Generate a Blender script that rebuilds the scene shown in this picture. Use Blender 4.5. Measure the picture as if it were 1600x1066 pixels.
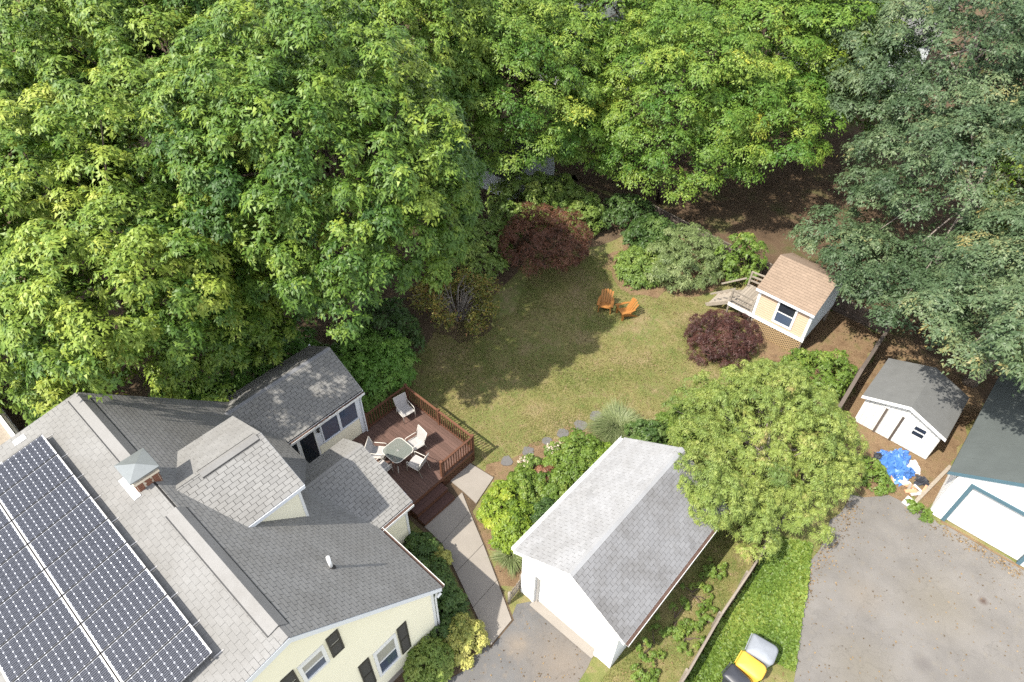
import bpy, math, random
import numpy as np
from mathutils import Vector, Matrix

# ------------------------------------------------------------------ camera, sky, sun, exposure
sc = bpy.context.scene
for o in list(bpy.data.objects):
    bpy.data.objects.remove(o)
COL = sc.collection
cam_d = bpy.data.cameras.new('camera')
cam_d.sensor_width = 36.0
cam_d.lens = 24.0
cam_d.clip_end = 600
cam = bpy.data.objects.new('camera', cam_d)
COL.objects.link(cam)
cam.location = (0, 0, 24.3)
cam.rotation_euler = (0.79006, -0.01649, 0.73192)
sc.camera = cam

SUN_EL, SUN_RZ = math.radians(54), math.radians(-13.9)
world = bpy.data.worlds.new('World')
sc.world = world
world.use_nodes = True
wn = world.node_tree
bg = wn.nodes['Background']
sky = wn.nodes.new('ShaderNodeTexSky')
sky.sky_type = 'NISHITA'
sky.sun_disc = False
sky.sun_elevation = SUN_EL
sky.sun_rotation = math.radians(193.9)
hsv = wn.nodes.new('ShaderNodeHueSaturation')      # thin white cloud takes some blue out of the sky
hsv.inputs['Saturation'].default_value = 0.32
wn.links.new(sky.outputs[0], hsv.inputs['Color'])
wn.links.new(hsv.outputs[0], bg.inputs[0])
bg.inputs[1].default_value = 0.15
sun_d = bpy.data.lights.new('sun', 'SUN')
sun_d.energy = 2.9
sun_d.angle = math.radians(0.55)
sun_d.color = (1.0, 0.94, 0.83)
sun = bpy.data.objects.new('sun', sun_d)
COL.objects.link(sun)
sun.rotation_euler = (math.radians(90) - SUN_EL, 0, SUN_RZ)
sc.view_settings.view_transform = 'Standard'
sc.view_settings.look = 'None'
sc.view_settings.exposure = 1.54
sc.view_settings.gamma = 1.0
sc.view_settings.use_curve_mapping = False
sc.render.engine = 'CYCLES'
sc.cycles.use_denoising = False
sc.cycles.max_bounces = 6
sc.cycles.transparent_max_bounces = 8

RNG = np.random.default_rng(7)
random.seed(7)
CAMP = np.array([0, 0, 24.3])

# ------------------------------------------------------------------ materials
def lin(c):
    return tuple(((v / 12.92) if v <= 0.04045 else ((v + 0.055) / 1.055) ** 2.4) for v in (x / 255 for x in c)) + (1,)

class NT:
    def __init__(self, name):
        self.m = bpy.data.materials.new(name)
        self.m.use_nodes = True
        self.t = self.m.node_tree
        self.b = self.t.nodes['Principled BSDF']
        self.out = self.t.nodes['Material Output']
    def n(self, typ, **kw):
        nd = self.t.nodes.new(typ)
        for k, v in kw.items():
            if k.startswith('i_'):
                key = k[2:]
                nd.inputs[int(key) if key.isdigit() else key].default_value = v
            else:
                setattr(nd, k, v)
        return nd
    def l(self, a, b):
        self.t.links.new(a, b)
    def noise(self, scale, detail=4, rough=0.6, coord=None):
        nd = self.n('ShaderNodeTexNoise')
        nd.inputs['Scale'].default_value = scale
        nd.inputs['Detail'].default_value = detail
        nd.inputs['Roughness'].default_value = rough
        if coord is None:
            coord = self.coord()
        self.l(coord, nd.inputs['Vector'])
        return nd.outputs['Fac']
    def coord(self):
        if not hasattr(self, '_c'):
            self._c = self.n('ShaderNodeTexCoord').outputs['Object']
        return self._c
    def wpos(self):
        if not hasattr(self, '_w'):
            self._w = self.n('ShaderNodeNewGeometry').outputs['Position']
        return self._w
    def ramp(self, fac, stops):
        r = self.n('ShaderNodeValToRGB')
        e = r.color_ramp.elements
        while len(e) < len(stops):
            e.new(0.5)
        for el, (p, c) in zip(e, stops):
            el.position = p
            el.color = c
        self.l(fac, r.inputs[0])
        return r.outputs[0]
    def mix(self, fac, a, b, typ='MIX'):
        m = self.n('ShaderNodeMix', data_type='RGBA', blend_type=typ)
        for s, v in ((m.inputs[0], fac), (m.inputs[6], a), (m.inputs[7], b)):
            if isinstance(v, (int, float)):
                s.default_value = v
            elif isinstance(v, tuple):
                s.default_value = v
            else:
                self.l(v, s)
        return m.outputs[2]
    def bump(self, h, strength=0.3, dist=0.02):
        b = self.n('ShaderNodeBump')
        b.inputs['Strength'].default_value = strength
        b.inputs['Distance'].default_value = dist
        self.l(h, b.inputs['Height'])
        self.l(b.outputs[0], self.b.inputs['Normal'])
    def fin(self, col, rough=0.8, spec=0.3, metal=0.0):
        if isinstance(col, tuple):
            self.b.inputs['Base Color'].default_value = col
        else:
            self.l(col, self.b.inputs['Base Color'])
        self.b.inputs['Roughness'].default_value = rough
        self.b.inputs['Specular IOR Level'].default_value = spec
        self.b.inputs['Metallic'].default_value = metal
        return self.m

def dark(c, k):
    return (c[0] * k, c[1] * k, c[2] * k, 1)

def m_plain(name, c, rough=0.6, spec=0.3, var=0.12, scale=3.0, metal=0.0, bump=0.0):
    t = NT(name)
    f = t.noise(scale, 5, 0.65, t.wpos())
    col = t.mix(f, dark(c, 1 - var), dark(c, 1 + var))
    if bump:
        t.bump(t.noise(scale * 12, 3, 0.6, t.wpos()), bump, 0.01)
    return t.fin(col, rough, spec, metal)

def m_leaf(name, stops, transl=0.22, rough=0.5, spec=0.35):
    t = NT(name)
    a = t.n('ShaderNodeAttribute', attribute_name='tint')
    n = t.noise(0.45, 2, 0.5, t.wpos())
    s = t.n('ShaderNodeMath', operation='MULTIPLY_ADD')
    t.l(n, s.inputs[0])
    s.inputs[1].default_value = 0.5
    s.inputs[2].default_value = -0.25
    ad = t.n('ShaderNodeMath', operation='ADD')
    t.l(a.outputs['Fac'], ad.inputs[0])
    t.l(s.outputs[0], ad.inputs[1])
    col = t.ramp(ad.outputs[0], stops)
    t.fin(col, rough, spec)
    tr = t.n('ShaderNodeBsdfTranslucent')
    tc = t.mix(1.0, col, (1.1, 1.2, 0.7, 1), 'MULTIPLY')
    t.l(tc, tr.inputs[0])
    mx = t.n('ShaderNodeMixShader')
    mx.inputs[0].default_value = transl
    t.l(t.b.outputs[0], mx.inputs[1])
    t.l(tr.outputs[0], mx.inputs[2])
    t.l(mx.outputs[0], t.out.inputs[0])
    return t.m

def m_shingle(name, c, moss=0.35):
    t = NT(name)
    a = t.n('ShaderNodeAttribute', attribute_name='tint')
    base = t.ramp(a.outputs['Fac'], [(0, dark(c, 0.90)), (0.5, dark(c, 1.0)), (1, dark(c, 1.08))])
    big = t.noise(0.8, 7, 0.72, t.wpos())
    st = t.ramp(big, [(0.42, (1, 1, 1, 1)), (0.58, (0.72, 0.70, 0.67, 1)), (0.72, (0.48, 0.46, 0.43, 1))])
    col = t.mix(moss, base, t.mix(1.0, base, st, 'MULTIPLY'))
    gr = t.noise(90, 2, 0.7, t.wpos())
    col = t.mix(0.55, col, t.mix(1.0, col, t.ramp(gr, [(0.3, (0.62, 0.62, 0.62, 1)), (0.7, (1.25, 1.25, 1.25, 1))]), 'MULTIPLY'))
    t.bump(gr, 0.35, 0.006)
    return t.fin(col, 0.92, 0.15)

def m_ground():
    t = NT('dry lawn')
    p = t.wpos()
    f1 = t.noise(0.35, 4, 0.6, p)
    f2 = t.noise(2.2, 5, 0.7, p)
    f3 = t.noise(28, 4, 0.75, p)
    f0 = t.noise(0.9, 5, 0.7, p)
    c = t.ramp(f1, [(0.35, (0.225, 0.182, 0.098, 1)), (0.46, (0.185, 0.170, 0.070, 1)), (0.58, (0.140, 0.155, 0.052, 1)), (0.70, (0.220, 0.176, 0.096, 1))])
    c = t.mix(t.ramp(f0, [(0.52, (0, 0, 0, 1)), (0.66, (0.7, 0.7, 0.7, 1))]), c, (0.095, 0.130, 0.036, 1))
    c = t.mix(t.ramp(f2, [(0.52, (0, 0, 0, 1)), (0.72, (0.85, 0.85, 0.85, 1))]), c, (0.25, 0.185, 0.115, 1))
    c = t.mix(0.8, c, t.mix(1.0, c, t.ramp(f3, [(0.30, (0.5, 0.5, 0.5, 1)), (0.66, (1.3, 1.3, 1.25, 1))]), 'MULTIPLY'))
    t.bump(f3, 0.6, 0.04)
    return t.fin(c, 0.95, 0.1)

def m_soil(name, c1, c2, c3, sc_=1.2):
    t = NT(name)
    p = t.wpos()
    f1 = t.noise(sc_, 5, 0.65, p)
    f3 = t.noise(24, 4, 0.75, p)
    c = t.ramp(f1, [(0.35, c1), (0.52, c2), (0.68, c3)])
    c = t.mix(0.7, c, t.mix(1.0, c, t.ramp(f3, [(0.3, (0.5, 0.5, 0.5, 1)), (0.68, (1.35, 1.3, 1.25, 1))]), 'MULTIPLY'))
    t.bump(f3, 0.7, 0.05)
    return t.fin(c, 0.95, 0.1)

def m_asphalt(name, c, tan, stains=()):
    t = NT(name)
    p = t.wpos()
    f1 = t.noise(0.5, 5, 0.6, p)
    f2 = t.noise(3.5, 5, 0.7, p)
    f3 = t.noise(70, 3, 0.8, p)
    col = t.ramp(f1, [(0.38, dark(c, 0.88)), (0.62, dark(c, 1.1))])
    col = t.mix(t.ramp(f2, [(0.52, (0, 0, 0, 1)), (0.75, (0.6, 0.6, 0.6, 1))]), col, tan)
    for (sx, sy, sr, scol, amt) in stains:
        vd = t.n('ShaderNodeVectorMath', operation='DISTANCE')
        t.l(p, vd.inputs[0])
        vd.inputs[1].default_value = (sx, sy, 0)
        ma = t.n('ShaderNodeMath', operation='MULTIPLY_ADD')
        t.l(f2, ma.inputs[0])
        ma.inputs[1].default_value = sr * 1.6
        t.l(vd.outputs['Value'], ma.inputs[2])
        mr = t.n('ShaderNodeMapRange')
        t.l(ma.outputs[0], mr.inputs[0])
        mr.inputs[1].default_value = sr * 0.9
        mr.inputs[2].default_value = sr * 2.0
        mr.inputs[3].default_value = amt
        mr.inputs[4].default_value = 0.0
        col = t.mix(mr.outputs[0], col, scol)
    v = t.n('ShaderNodeTexVoronoi', feature='DISTANCE_TO_EDGE')
    v.inputs['Scale'].default_value = 0.42
    w = t.n('ShaderNodeVectorMath', operation='MULTIPLY_ADD')
    nz = t.n('ShaderNodeTexNoise')
    nz.inputs['Scale'].default_value = 1.6
    nz.inputs['Detail'].default_value = 6
    t.l(p, nz.inputs['Vector'])
    t.l(nz.outputs['Color'], w.inputs[0])
    w.inputs[1].default_value = (1.3, 1.3, 1.3)
    t.l(p, w.inputs[2])
    t.l(w.outputs[0], v.inputs['Vector'])
    crk = t.ramp(v.outputs['Distance'], [(0.0, (0.55, 0.55, 0.55, 1)), (0.012, (1, 1, 1, 1))])
    col = t.mix(0.28, col, t.mix(1.0, col, crk, 'MULTIPLY'))
    col = t.mix(0.6, col, t.mix(1.0, col, t.ramp(f3, [(0.3, (0.68, 0.68, 0.68, 1)), (0.7, (1.25, 1.25, 1.25, 1))]), 'MULTIPLY'))
    t.bump(f3, 0.4, 0.01)
    return t.fin(col, 0.92, 0.2)

def m_wood(name, c, axis=(1, 12, 12), rough=0.7, tintamt=0.18):
    t = NT(name)
    mp = t.n('ShaderNodeMapping')
    mp.inputs['Scale'].default_value = axis
    t.l(t.coord(), mp.inputs[0])
    f = t.noise(4, 5, 0.65, mp.outputs[0])
    oi = t.n('ShaderNodeObjectInfo')
    k = t.ramp(oi.outputs['Random'], [(0, dark(c, 1 - tintamt)), (1, dark(c, 1 + tintamt))])
    col = t.mix(0.6, k, t.mix(1.0, k, t.ramp(f, [(0.3, (0.65, 0.65, 0.65, 1)), (0.7, (1.25, 1.25, 1.25, 1))]), 'MULTIPLY'))
    t.bump(f, 0.2, 0.01)
    return t.fin(col, rough, 0.25)

def m_glass_dark(name, c, rough=0.05):
    t = NT(name)
    f = t.noise(1.2, 3, 0.5, t.wpos())
    col = t.mix(f, dark(c, 0.6), dark(c, 1.5))
    m = t.fin(col, rough, 0.6)
    return m

M = {}
M['leaf_maple'] = m_leaf('maple leaf', [(0.0, (0.034, 0.085, 0.014, 1)), (0.38, (0.090, 0.165, 0.022, 1)), (0.72, (0.200, 0.275, 0.038, 1)), (1.0, (0.32, 0.365, 0.06, 1))])
M['leaf_maple2'] = m_leaf('light maple leaf', [(0.0, (0.048, 0.120, 0.014, 1)), (0.4, (0.108, 0.190, 0.026, 1)), (0.75, (0.20, 0.272, 0.040, 1)), (1.0, (0.36, 0.37, 0.05, 1))])
M['leaf_blue'] = m_leaf('blue green leaf', [(0.0, (0.034, 0.064, 0.026, 1)), (0.45, (0.074, 0.118, 0.052, 1)), (0.8, (0.138, 0.182, 0.085, 1)), (1.0, (0.24, 0.20, 0.07, 1))], 0.22)
M['leaf_cherry'] = m_leaf('olive leaf', [(0.0, (0.115, 0.175, 0.042, 1)), (0.4, (0.19, 0.25, 0.055, 1)), (0.72, (0.27, 0.315, 0.075, 1)), (0.93, (0.31, 0.26, 0.10, 1)), (1.0, (0.30, 0.15, 0.10, 1))])
M['leaf_dark'] = m_leaf('dark shrub leaf', [(0.0, (0.028, 0.060, 0.014, 1)), (0.5, (0.060, 0.112, 0.026, 1)), (1.0, (0.12, 0.18, 0.045, 1))])
M['leaf_ivy'] = m_leaf('ivy leaf', [(0.0, (0.06, 0.14, 0.022, 1)), (0.5, (0.115, 0.235, 0.036, 1)), (1.0, (0.19, 0.31, 0.06, 1))])
M['leaf_mid'] = m_leaf('mid shrub leaf', [(0.0, (0.07, 0.125, 0.024, 1)), (0.5, (0.145, 0.215, 0.042, 1)), (1.0, (0.25, 0.30, 0.07, 1))])
M['leaf_lime'] = m_leaf('lime shrub leaf', [(0.0, (0.08, 0.14, 0.015, 1)), (0.5, (0.20, 0.28, 0.03, 1)), (1.0, (0.38, 0.40, 0.05, 1))])
M['leaf_gold'] = m_leaf('golden variegated leaf', [(0.0, (0.11, 0.15, 0.03, 1)), (0.4, (0.36, 0.36, 0.09, 1)), (1.0, (0.62, 0.55, 0.20, 1))])
M['leaf_red'] = m_leaf('red maple leaf', [(0.0, (0.052, 0.022, 0.014, 1)), (0.5, (0.125, 0.052, 0.030, 1)), (1.0, (0.26, 0.13, 0.07, 1))], 0.25)
M['leaf_purple'] = m_leaf('purple leaf', [(0.0, (0.030, 0.013, 0.012, 1)), (0.5, (0.072, 0.028, 0.024, 1)), (1.0, (0.125, 0.055, 0.04, 1))], 0.2)
M['leaf_conifer'] = m_leaf('conifer needle', [(0.0, (0.075, 0.11, 0.034, 1)), (0.5, (0.15, 0.20, 0.07, 1)), (1.0, (0.26, 0.30, 0.13, 1))], 0.15)
M['leaf_autumn'] = m_leaf('yellowing leaf', [(0.0, (0.09, 0.12, 0.025, 1)), (0.5, (0.19, 0.20, 0.045, 1)), (0.8, (0.34, 0.26, 0.06, 1)), (1.0, (0.22, 0.10, 0.045, 1))])
M['leaf_weed'] = m_leaf('weed leaf', [(0.0, (0.070, 0.125, 0.018, 1)), (0.5, (0.130, 0.200, 0.032, 1)), (1.0, (0.24, 0.275, 0.055, 1))])
M['leaf_fallen'] = m_leaf('fallen leaf', [(0.0, (0.06, 0.04, 0.022, 1)), (0.5, (0.17, 0.11, 0.05, 1)), (1.0, (0.30, 0.21, 0.11, 1))], 0.1)
M['leaf_reed'] = m_leaf('ornamental grass blade', [(0.0, (0.11, 0.15, 0.05, 1)), (0.5, (0.20, 0.24, 0.10, 1)), (1.0, (0.34, 0.36, 0.20, 1))])
M['lawn_blade'] = m_leaf('lawn blade', [(0.0, (0.13, 0.165, 0.042, 1)), (0.35, (0.205, 0.20, 0.068, 1)), (0.7, (0.29, 0.24, 0.115, 1)), (1.0, (0.36, 0.285, 0.165, 1))], 0.25, 0.8, 0.1)
M['flower'] = m_leaf('faded flower head', [(0.0, (0.30, 0.22, 0.15, 1)), (0.5, (0.55, 0.45, 0.34, 1)), (1.0, (0.75, 0.68, 0.58, 1))], 0.2)
M['bark'] = m_plain('bark', (0.105, 0.080, 0.062, 1), 0.95, 0.1, 0.4, 6, bump=0.6)
M['bark_grey'] = m_plain('grey bark', (0.22, 0.19, 0.165, 1), 0.95, 0.1, 0.3, 6, bump=0.5)
M['bark_pale'] = m_plain('pale bark', (0.25, 0.22, 0.19, 1), 0.95, 0.1, 0.2, 6)
M['ground'] = m_ground()
M['soil'] = m_soil('bare soil', (0.080, 0.058, 0.040, 1), (0.115, 0.084, 0.056, 1), (0.135, 0.105, 0.066, 1))
M['litter'] = m_soil('leaf litter', (0.075, 0.052, 0.034, 1), (0.115, 0.080, 0.052, 1), (0.085, 0.088, 0.036, 1), 0.5)
M['tanbed'] = m_soil('dry mulch', (0.150, 0.100, 0.060, 1), (0.205, 0.142, 0.086, 1), (0.150, 0.125, 0.060, 1), 1.5)
M['asphalt'] = m_asphalt('asphalt', (0.125, 0.122, 0.121, 1), (0.19, 0.155, 0.120, 1), ((-4.3, 8.0, 1.5, (0.185, 0.150, 0.116, 1), 0.6), (-5.9, 7.4, 0.5, (0.22, 0.18, 0.14, 1), 0.6), (-5.6, 5.4, 0.5, (0.24, 0.19, 0.145, 1), 0.5)))
M['asphalt_tan'] = m_asphalt('worn asphalt', (0.158, 0.148, 0.138, 1), (0.172, 0.155, 0.128, 1), ((4.6, 19.0, 1.4, (0.165, 0.145, 0.108, 1), 0.45), (3.4, 14.8, 1.3, (0.170, 0.150, 0.112, 1), 0.4), (2.4, 17.4, 0.8, (0.18, 0.150, 0.115, 1), 0.35), (5.8, 20.2, 0.18, (0.07, 0.045, 0.035, 1), 0.9), (3.1, 12.5, 0.25, (0.08, 0.075, 0.072, 1), 0.7), (4.9, 16.4, 0.35, (0.11, 0.10, 0.095, 1), 0.6)))
M['concrete'] = m_plain('concrete', (0.245, 0.221, 0.195, 1), 0.9, 0.2, 0.16, 1.6, bump=0.25)
M['shingle'] = m_shingle('grey asphalt shingle', (0.225, 0.221, 0.214, 1))
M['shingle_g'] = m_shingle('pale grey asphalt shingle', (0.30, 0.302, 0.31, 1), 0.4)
M['shingle_g2'] = m_shingle('darker blotched grey shingle', (0.19, 0.19, 0.196, 1), 0.7)  # darker base and heavier blotches than the opposite garage slope
M['shingle_d'] = m_shingle('dark grey asphalt shingle', (0.20, 0.203, 0.215, 1))
M['shingle_tan'] = m_shingle('tan asphalt shingle', (0.235, 0.175, 0.130, 1), 0.25)
M['underlay'] = m_plain('roof underlay', (0.045, 0.043, 0.042, 1), 0.95, 0.1)
M['ridgecap'] = m_shingle('ridge cap', (0.215, 0.210, 0.204, 1), 0.3)
M['rollroof'] = m_plain('mineral felt', (0.085, 0.096, 0.094, 1), 0.95, 0.15, 0.22, 1.3, bump=0.3)
M['rollroof_l'] = m_plain('light mineral felt', (0.125, 0.127, 0.125, 1), 0.95, 0.15, 0.22, 2.2, bump=0.3)
M['cream'] = m_plain('cream vinyl siding', (0.79, 0.745, 0.58, 1), 0.55, 0.35, 0.05, 0.8)
M['white'] = m_plain('white paint', (0.70, 0.70, 0.69, 1), 0.5, 0.35, 0.05, 1.5)
M['white_bright'] = m_plain('bright white paint', (0.74, 0.74, 0.73, 1), 0.5, 0.35, 0.03, 1.5)
M['door_white'] = m_plain('garage door paint', (0.55, 0.55, 0.54, 1), 0.5, 0.3, 0.06, 2)
M['bluewhite'] = m_plain('white trim', (0.66, 0.68, 0.72, 1), 0.5, 0.35, 0.06, 1.5)
M['weathered_white'] = m_plain('weathered white paint', (0.66, 0.65, 0.62, 1), 0.7, 0.2, 0.18, 5)
M['shutter'] = m_plain('black shutter', (0.045, 0.042, 0.036, 1), 0.5, 0.35, 0.15)
M['glass'] = m_glass_dark('window glass', (0.020, 0.024, 0.032, 1))
M['glass_blue'] = m_glass_dark('reflecting glass', (0.055, 0.075, 0.115, 1), 0.12)
M['curtain'] = m_plain('pale curtain', (0.34, 0.33, 0.29, 1), 0.3, 0.5, 0.2, 6)
M['peach'] = m_plain('peach clapboard', (0.50, 0.355, 0.25, 1), 0.7, 0.25, 0.1, 2)
M['bluegrey'] = m_plain('blue grey clapboard', lin((176, 182, 186)), 0.7, 0.25, 0.1, 2)
M['lattice'] = m_plain('weathered lattice', (0.34, 0.24, 0.13, 1), 0.8, 0.2, 0.15, 4)
M['deck'] = m_wood('stained deck board', (0.112, 0.067, 0.054, 1), (1, 14, 14))
M['deck_rail'] = m_wood('stained rail', (0.120, 0.054, 0.032, 1), (6, 6, 1.5))
M['deck_dark'] = m_wood('dark stained tread', (0.070, 0.036, 0.030, 1), (14, 1, 14))
M['greywood'] = m_wood('weathered grey wood', (0.26, 0.225, 0.185, 1), (3, 3, 2), 0.85)
M['fencewood'] = m_wood('aged fence wood', (0.20, 0.17, 0.14, 1), (5, 5, 1), 0.9, 0.25)
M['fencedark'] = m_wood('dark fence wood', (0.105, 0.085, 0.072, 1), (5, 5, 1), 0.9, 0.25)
M['teal'] = m_plain('teal trim', (0.062, 0.115, 0.145, 1), 0.55, 0.35, 0.1)
M['cell'] = m_plain('solar cell', (0.017, 0.019, 0.027, 1), 0.28, 0.35, 0.25, 0.6)
M['backsheet'] = m_plain('solar backsheet', (0.50, 0.52, 0.58, 1), 0.2, 0.5, 0.03)
M['alu'] = m_plain('aluminium frame', (0.50, 0.48, 0.46, 1), 0.35, 0.5, 0.05, metal=0.6)
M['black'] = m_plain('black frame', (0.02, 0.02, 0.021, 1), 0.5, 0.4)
M['busbar'] = m_plain('cell busbar', (0.20, 0.21, 0.25, 1), 0.3, 0.5, 0.05)
M['brick'] = m_plain('chimney brick', (0.20, 0.095, 0.062, 1), 0.9, 0.15, 0.3, 9, bump=0.3)
M['mortar'] = m_plain('chimney mortar', lin((205, 192, 172)), 0.95, 0.1, 0.1, 6)
M['flash'] = m_plain('galvanised cap', (0.22, 0.235, 0.235, 1), 0.35, 0.5, 0.2, metal=0.5)
M['patch'] = m_plain('white flashing', (0.62, 0.62, 0.62, 1), 0.6, 0.3, 0.1, 10)
M['orange'] = m_plain('orange stained chair', (0.31, 0.135, 0.036, 1), 0.55, 0.35, 0.12, 5)
M['sling'] = m_plain('grey sling fabric', (0.36, 0.345, 0.34, 1), 0.75, 0.2, 0.08, 10)
M['tube'] = m_plain('beige chair tube', (0.58, 0.55, 0.50, 1), 0.4, 0.4, 0.05)
M['mesh_dark'] = m_plain('gutter debris', (0.085, 0.055, 0.045, 1), 0.95, 0.1, 0.6, 9)
M['tarp'] = m_plain('blue tarpaulin', (0.06, 0.16, 0.42, 1), 0.4, 0.4, 0.2, 6)
M['tarp_white'] = m_plain('white sheeting', (0.66, 0.66, 0.69, 1), 0.5, 0.3, 0.1, 6)
M['navy'] = m_plain('navy sheet', lin((30, 48, 90)), 0.5, 0.4, 0.2)
M['yellow'] = m_plain('yellow bin plastic', (0.70, 0.39, 0.055, 1), 0.5, 0.4, 0.14, 6)
M['greyplastic'] = m_plain('grey bin plastic', (0.21, 0.225, 0.25, 1), 0.5, 0.4, 0.2, 6)
M['blackplastic'] = m_plain('black bin plastic', (0.035, 0.037, 0.045, 1), 0.4, 0.4, 0.15)
M['stone'] = m_plain('flagstone', (0.13, 0.125, 0.122, 1), 0.9, 0.15, 0.2, 4, bump=0.4)
M['terracotta'] = m_plain('broken terracotta', lin((190, 140, 110)), 0.9, 0.15, 0.25, 8)
M['pipe'] = m_plain('white vent pipe', (0.8, 0.8, 0.8, 1), 0.45, 0.4, 0.05)

def m_tableglass():
    t = NT('table glass')
    t.fin((0.20, 0.22, 0.20, 1), 0.15, 0.6)
    t.b.inputs['Alpha'].default_value = 0.62
    return t.m
M['tableglass'] = m_tableglass()

# ------------------------------------------------------------------ mesh helpers
class MB:
    """collects shapes; off = the thing's base, subtracted so that geometry is local to it"""
    def __init__(self, off=(0, 0, 0)):
        self.v, self.f, self.t = [], [], []
        self.off = np.array(off, float)
    def add(self, verts, faces, tint=0.5):
        k = len(self.v)
        self.v += [tuple(np.array(p, float) - self.off) for p in verts]
        self.f += [tuple(i + k for i in f) for f in faces]
        self.t += [tint] * len(verts)
        return self
    def box(self, x0, x1, y0, y1, z0, z1, tint=0.5):
        v = [(x0, y0, z0), (x1, y0, z0), (x1, y1, z0), (x0, y1, z0), (x0, y0, z1), (x1, y0, z1), (x1, y1, z1), (x0, y1, z1)]
        return self.add(v, [(3, 2, 1, 0), (4, 5, 6, 7), (0, 1, 5, 4), (1, 2, 6, 5), (2, 3, 7, 6), (3, 0, 4, 7)], tint)
    def beam(self, a, b, w, h, upv=(0, 0, 1), tint=0.5):
        a, b = np.array(a, float), np.array(b, float)
        d = b - a
        d /= np.linalg.norm(d)
        s = np.cross(d, np.array(upv, float))
        if np.linalg.norm(s) < 1e-6:
            s = np.cross(d, np.array((1, 0, 0.0)))
        s /= np.linalg.norm(s)
        u = np.cross(s, d)
        v = []
        for p in (a, b):
            for q, r in ((-1, -1), (1, -1), (1, 1), (-1, 1)):
                v.append(p + s * q * w / 2 + u * r * h / 2)
        return self.add(v, [(0, 1, 2, 3), (7, 6, 5, 4), (0, 4, 5, 1), (1, 5, 6, 2), (2, 6, 7, 3), (3, 7, 4, 0)], tint)
    def tube(self, pts, radii, seg=6, tint=0.5, cap=True):
        pts = [np.array(p, float) for p in pts]
        if isinstance(radii, (int, float)):
            radii = [radii] * len(pts)
        v, f = [], []
        for i, p in enumerate(pts):
            d = pts[min(i + 1, len(pts) - 1)] - pts[max(i - 1, 0)]
            d = d / (np.linalg.norm(d) + 1e-9)
            s = np.cross(d, (0, 0, 1.0))
            if np.linalg.norm(s) < 0.05:
                s = np.cross(d, (1.0, 0, 0))
            s /= np.linalg.norm(s)
            u = np.cross(s, d)
            for k in range(seg):
                an = 2 * math.pi * k / seg
                v.append(p + (s * math.cos(an) + u * math.sin(an)) * radii[i])
        for i in range(len(pts) - 1):
            for k in range(seg):
                k2 = (k + 1) % seg
                f.append((i * seg + k, i * seg + k2, (i + 1) * seg + k2, (i + 1) * seg + k))
        if cap:
            f.append(tuple(range(seg - 1, -1, -1)))
            f.append(tuple((len(pts) - 1) * seg + k for k in range(seg)))
        return self.add(v, f, tint)
    def prism(self, poly, ext, tint=0.5):
        """poly: list of 3d points, ext: extrusion vector"""
        n = len(poly)
        e = np.array(ext, float)
        v = [np.array(p, float) for p in poly] + [np.array(p, float) + e for p in poly]
        f = [tuple(range(n)), tuple(range(2 * n - 1, n - 1, -1))]
        for i in range(n):
            j = (i + 1) % n
            f.append((i, i + n, j + n, j))
        return self.add(v, f, tint)
    def mesh(self, name):
        me = bpy.data.meshes.new(name)
        me.from_pydata(self.v, [], self.f)
        at = me.attributes.new('tint', 'FLOAT', 'POINT')
        at.data.foreach_set('value', self.t)
        import bmesh
        bm = bmesh.new()
        bm.from_mesh(me)
        bmesh.ops.recalc_face_normals(bm, faces=bm.faces)
        bm.to_mesh(me)
        bm.free()
        return me
    def build(self, name, mat, parent=None, smooth=False, bevel=0.0):
        me = self.mesh(name)
        me.materials.append(M[mat])
        if smooth:
            me.polygons.foreach_set('use_smooth', [True] * len(me.polygons))
        o = bpy.data.objects.new(name, me)
        COL.objects.link(o)
        if parent is not None:
            o.parent = parent
        if bevel:
            b = o.modifiers.new('bevel', 'BEVEL')
            b.width = bevel
            b.segments = 2
        return o

def thing(name, label, cat, loc=(0, 0, 0), rz=0.0, group=None):
    o = bpy.data.objects.new(name, None)
    COL.objects.link(o)
    o.empty_display_size = 0.2
    o.location = loc
    o.rotation_euler = (0, 0, rz)
    return tag(o, label, cat, group)

def tag(o, label=None, cat=None, group=None, kind=None):
    if label: o['label'] = label
    if cat: o['category'] = cat
    if group: o['group'] = group
    if kind: o['kind'] = kind
    return o

def copy_thing(src, loc, rz, label, group=None):
    c = src.copy()
    COL.objects.link(c)
    c.location = loc
    c.rotation_euler = (0, 0, rz)
    c['label'] = label
    if group: c['group'] = group
    for ch in list(src.children):
        d = ch.copy()
        COL.objects.link(d)
        d.parent = c
        for g in list(ch.children):
            e = g.copy()
            COL.objects.link(e)
            e.parent = d
    return c

def fast_mesh(name, V, F, tint, mat):
    me = bpy.data.meshes.new(name)
    n, m = len(V), len(F)
    me.vertices.add(n)
    me.vertices.foreach_set('co', V.astype(np.float32).ravel())
    k = F.shape[1]
    me.loops.add(m * k)
    me.loops.foreach_set('vertex_index', F.astype(np.int32).ravel())
    me.polygons.add(m)
    me.polygons.foreach_set('loop_start', np.arange(0, m * k, k, dtype=np.int32))
    at = me.attributes.new('tint', 'FLOAT', 'POINT')
    at.data.foreach_set('value', tint.astype(np.float32))
    me.materials.append(M[mat])
    me.update(calc_edges=True)
    return me

def norm(a):
    return a / (np.linalg.norm(a, axis=-1, keepdims=True) + 1e-9)

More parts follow.
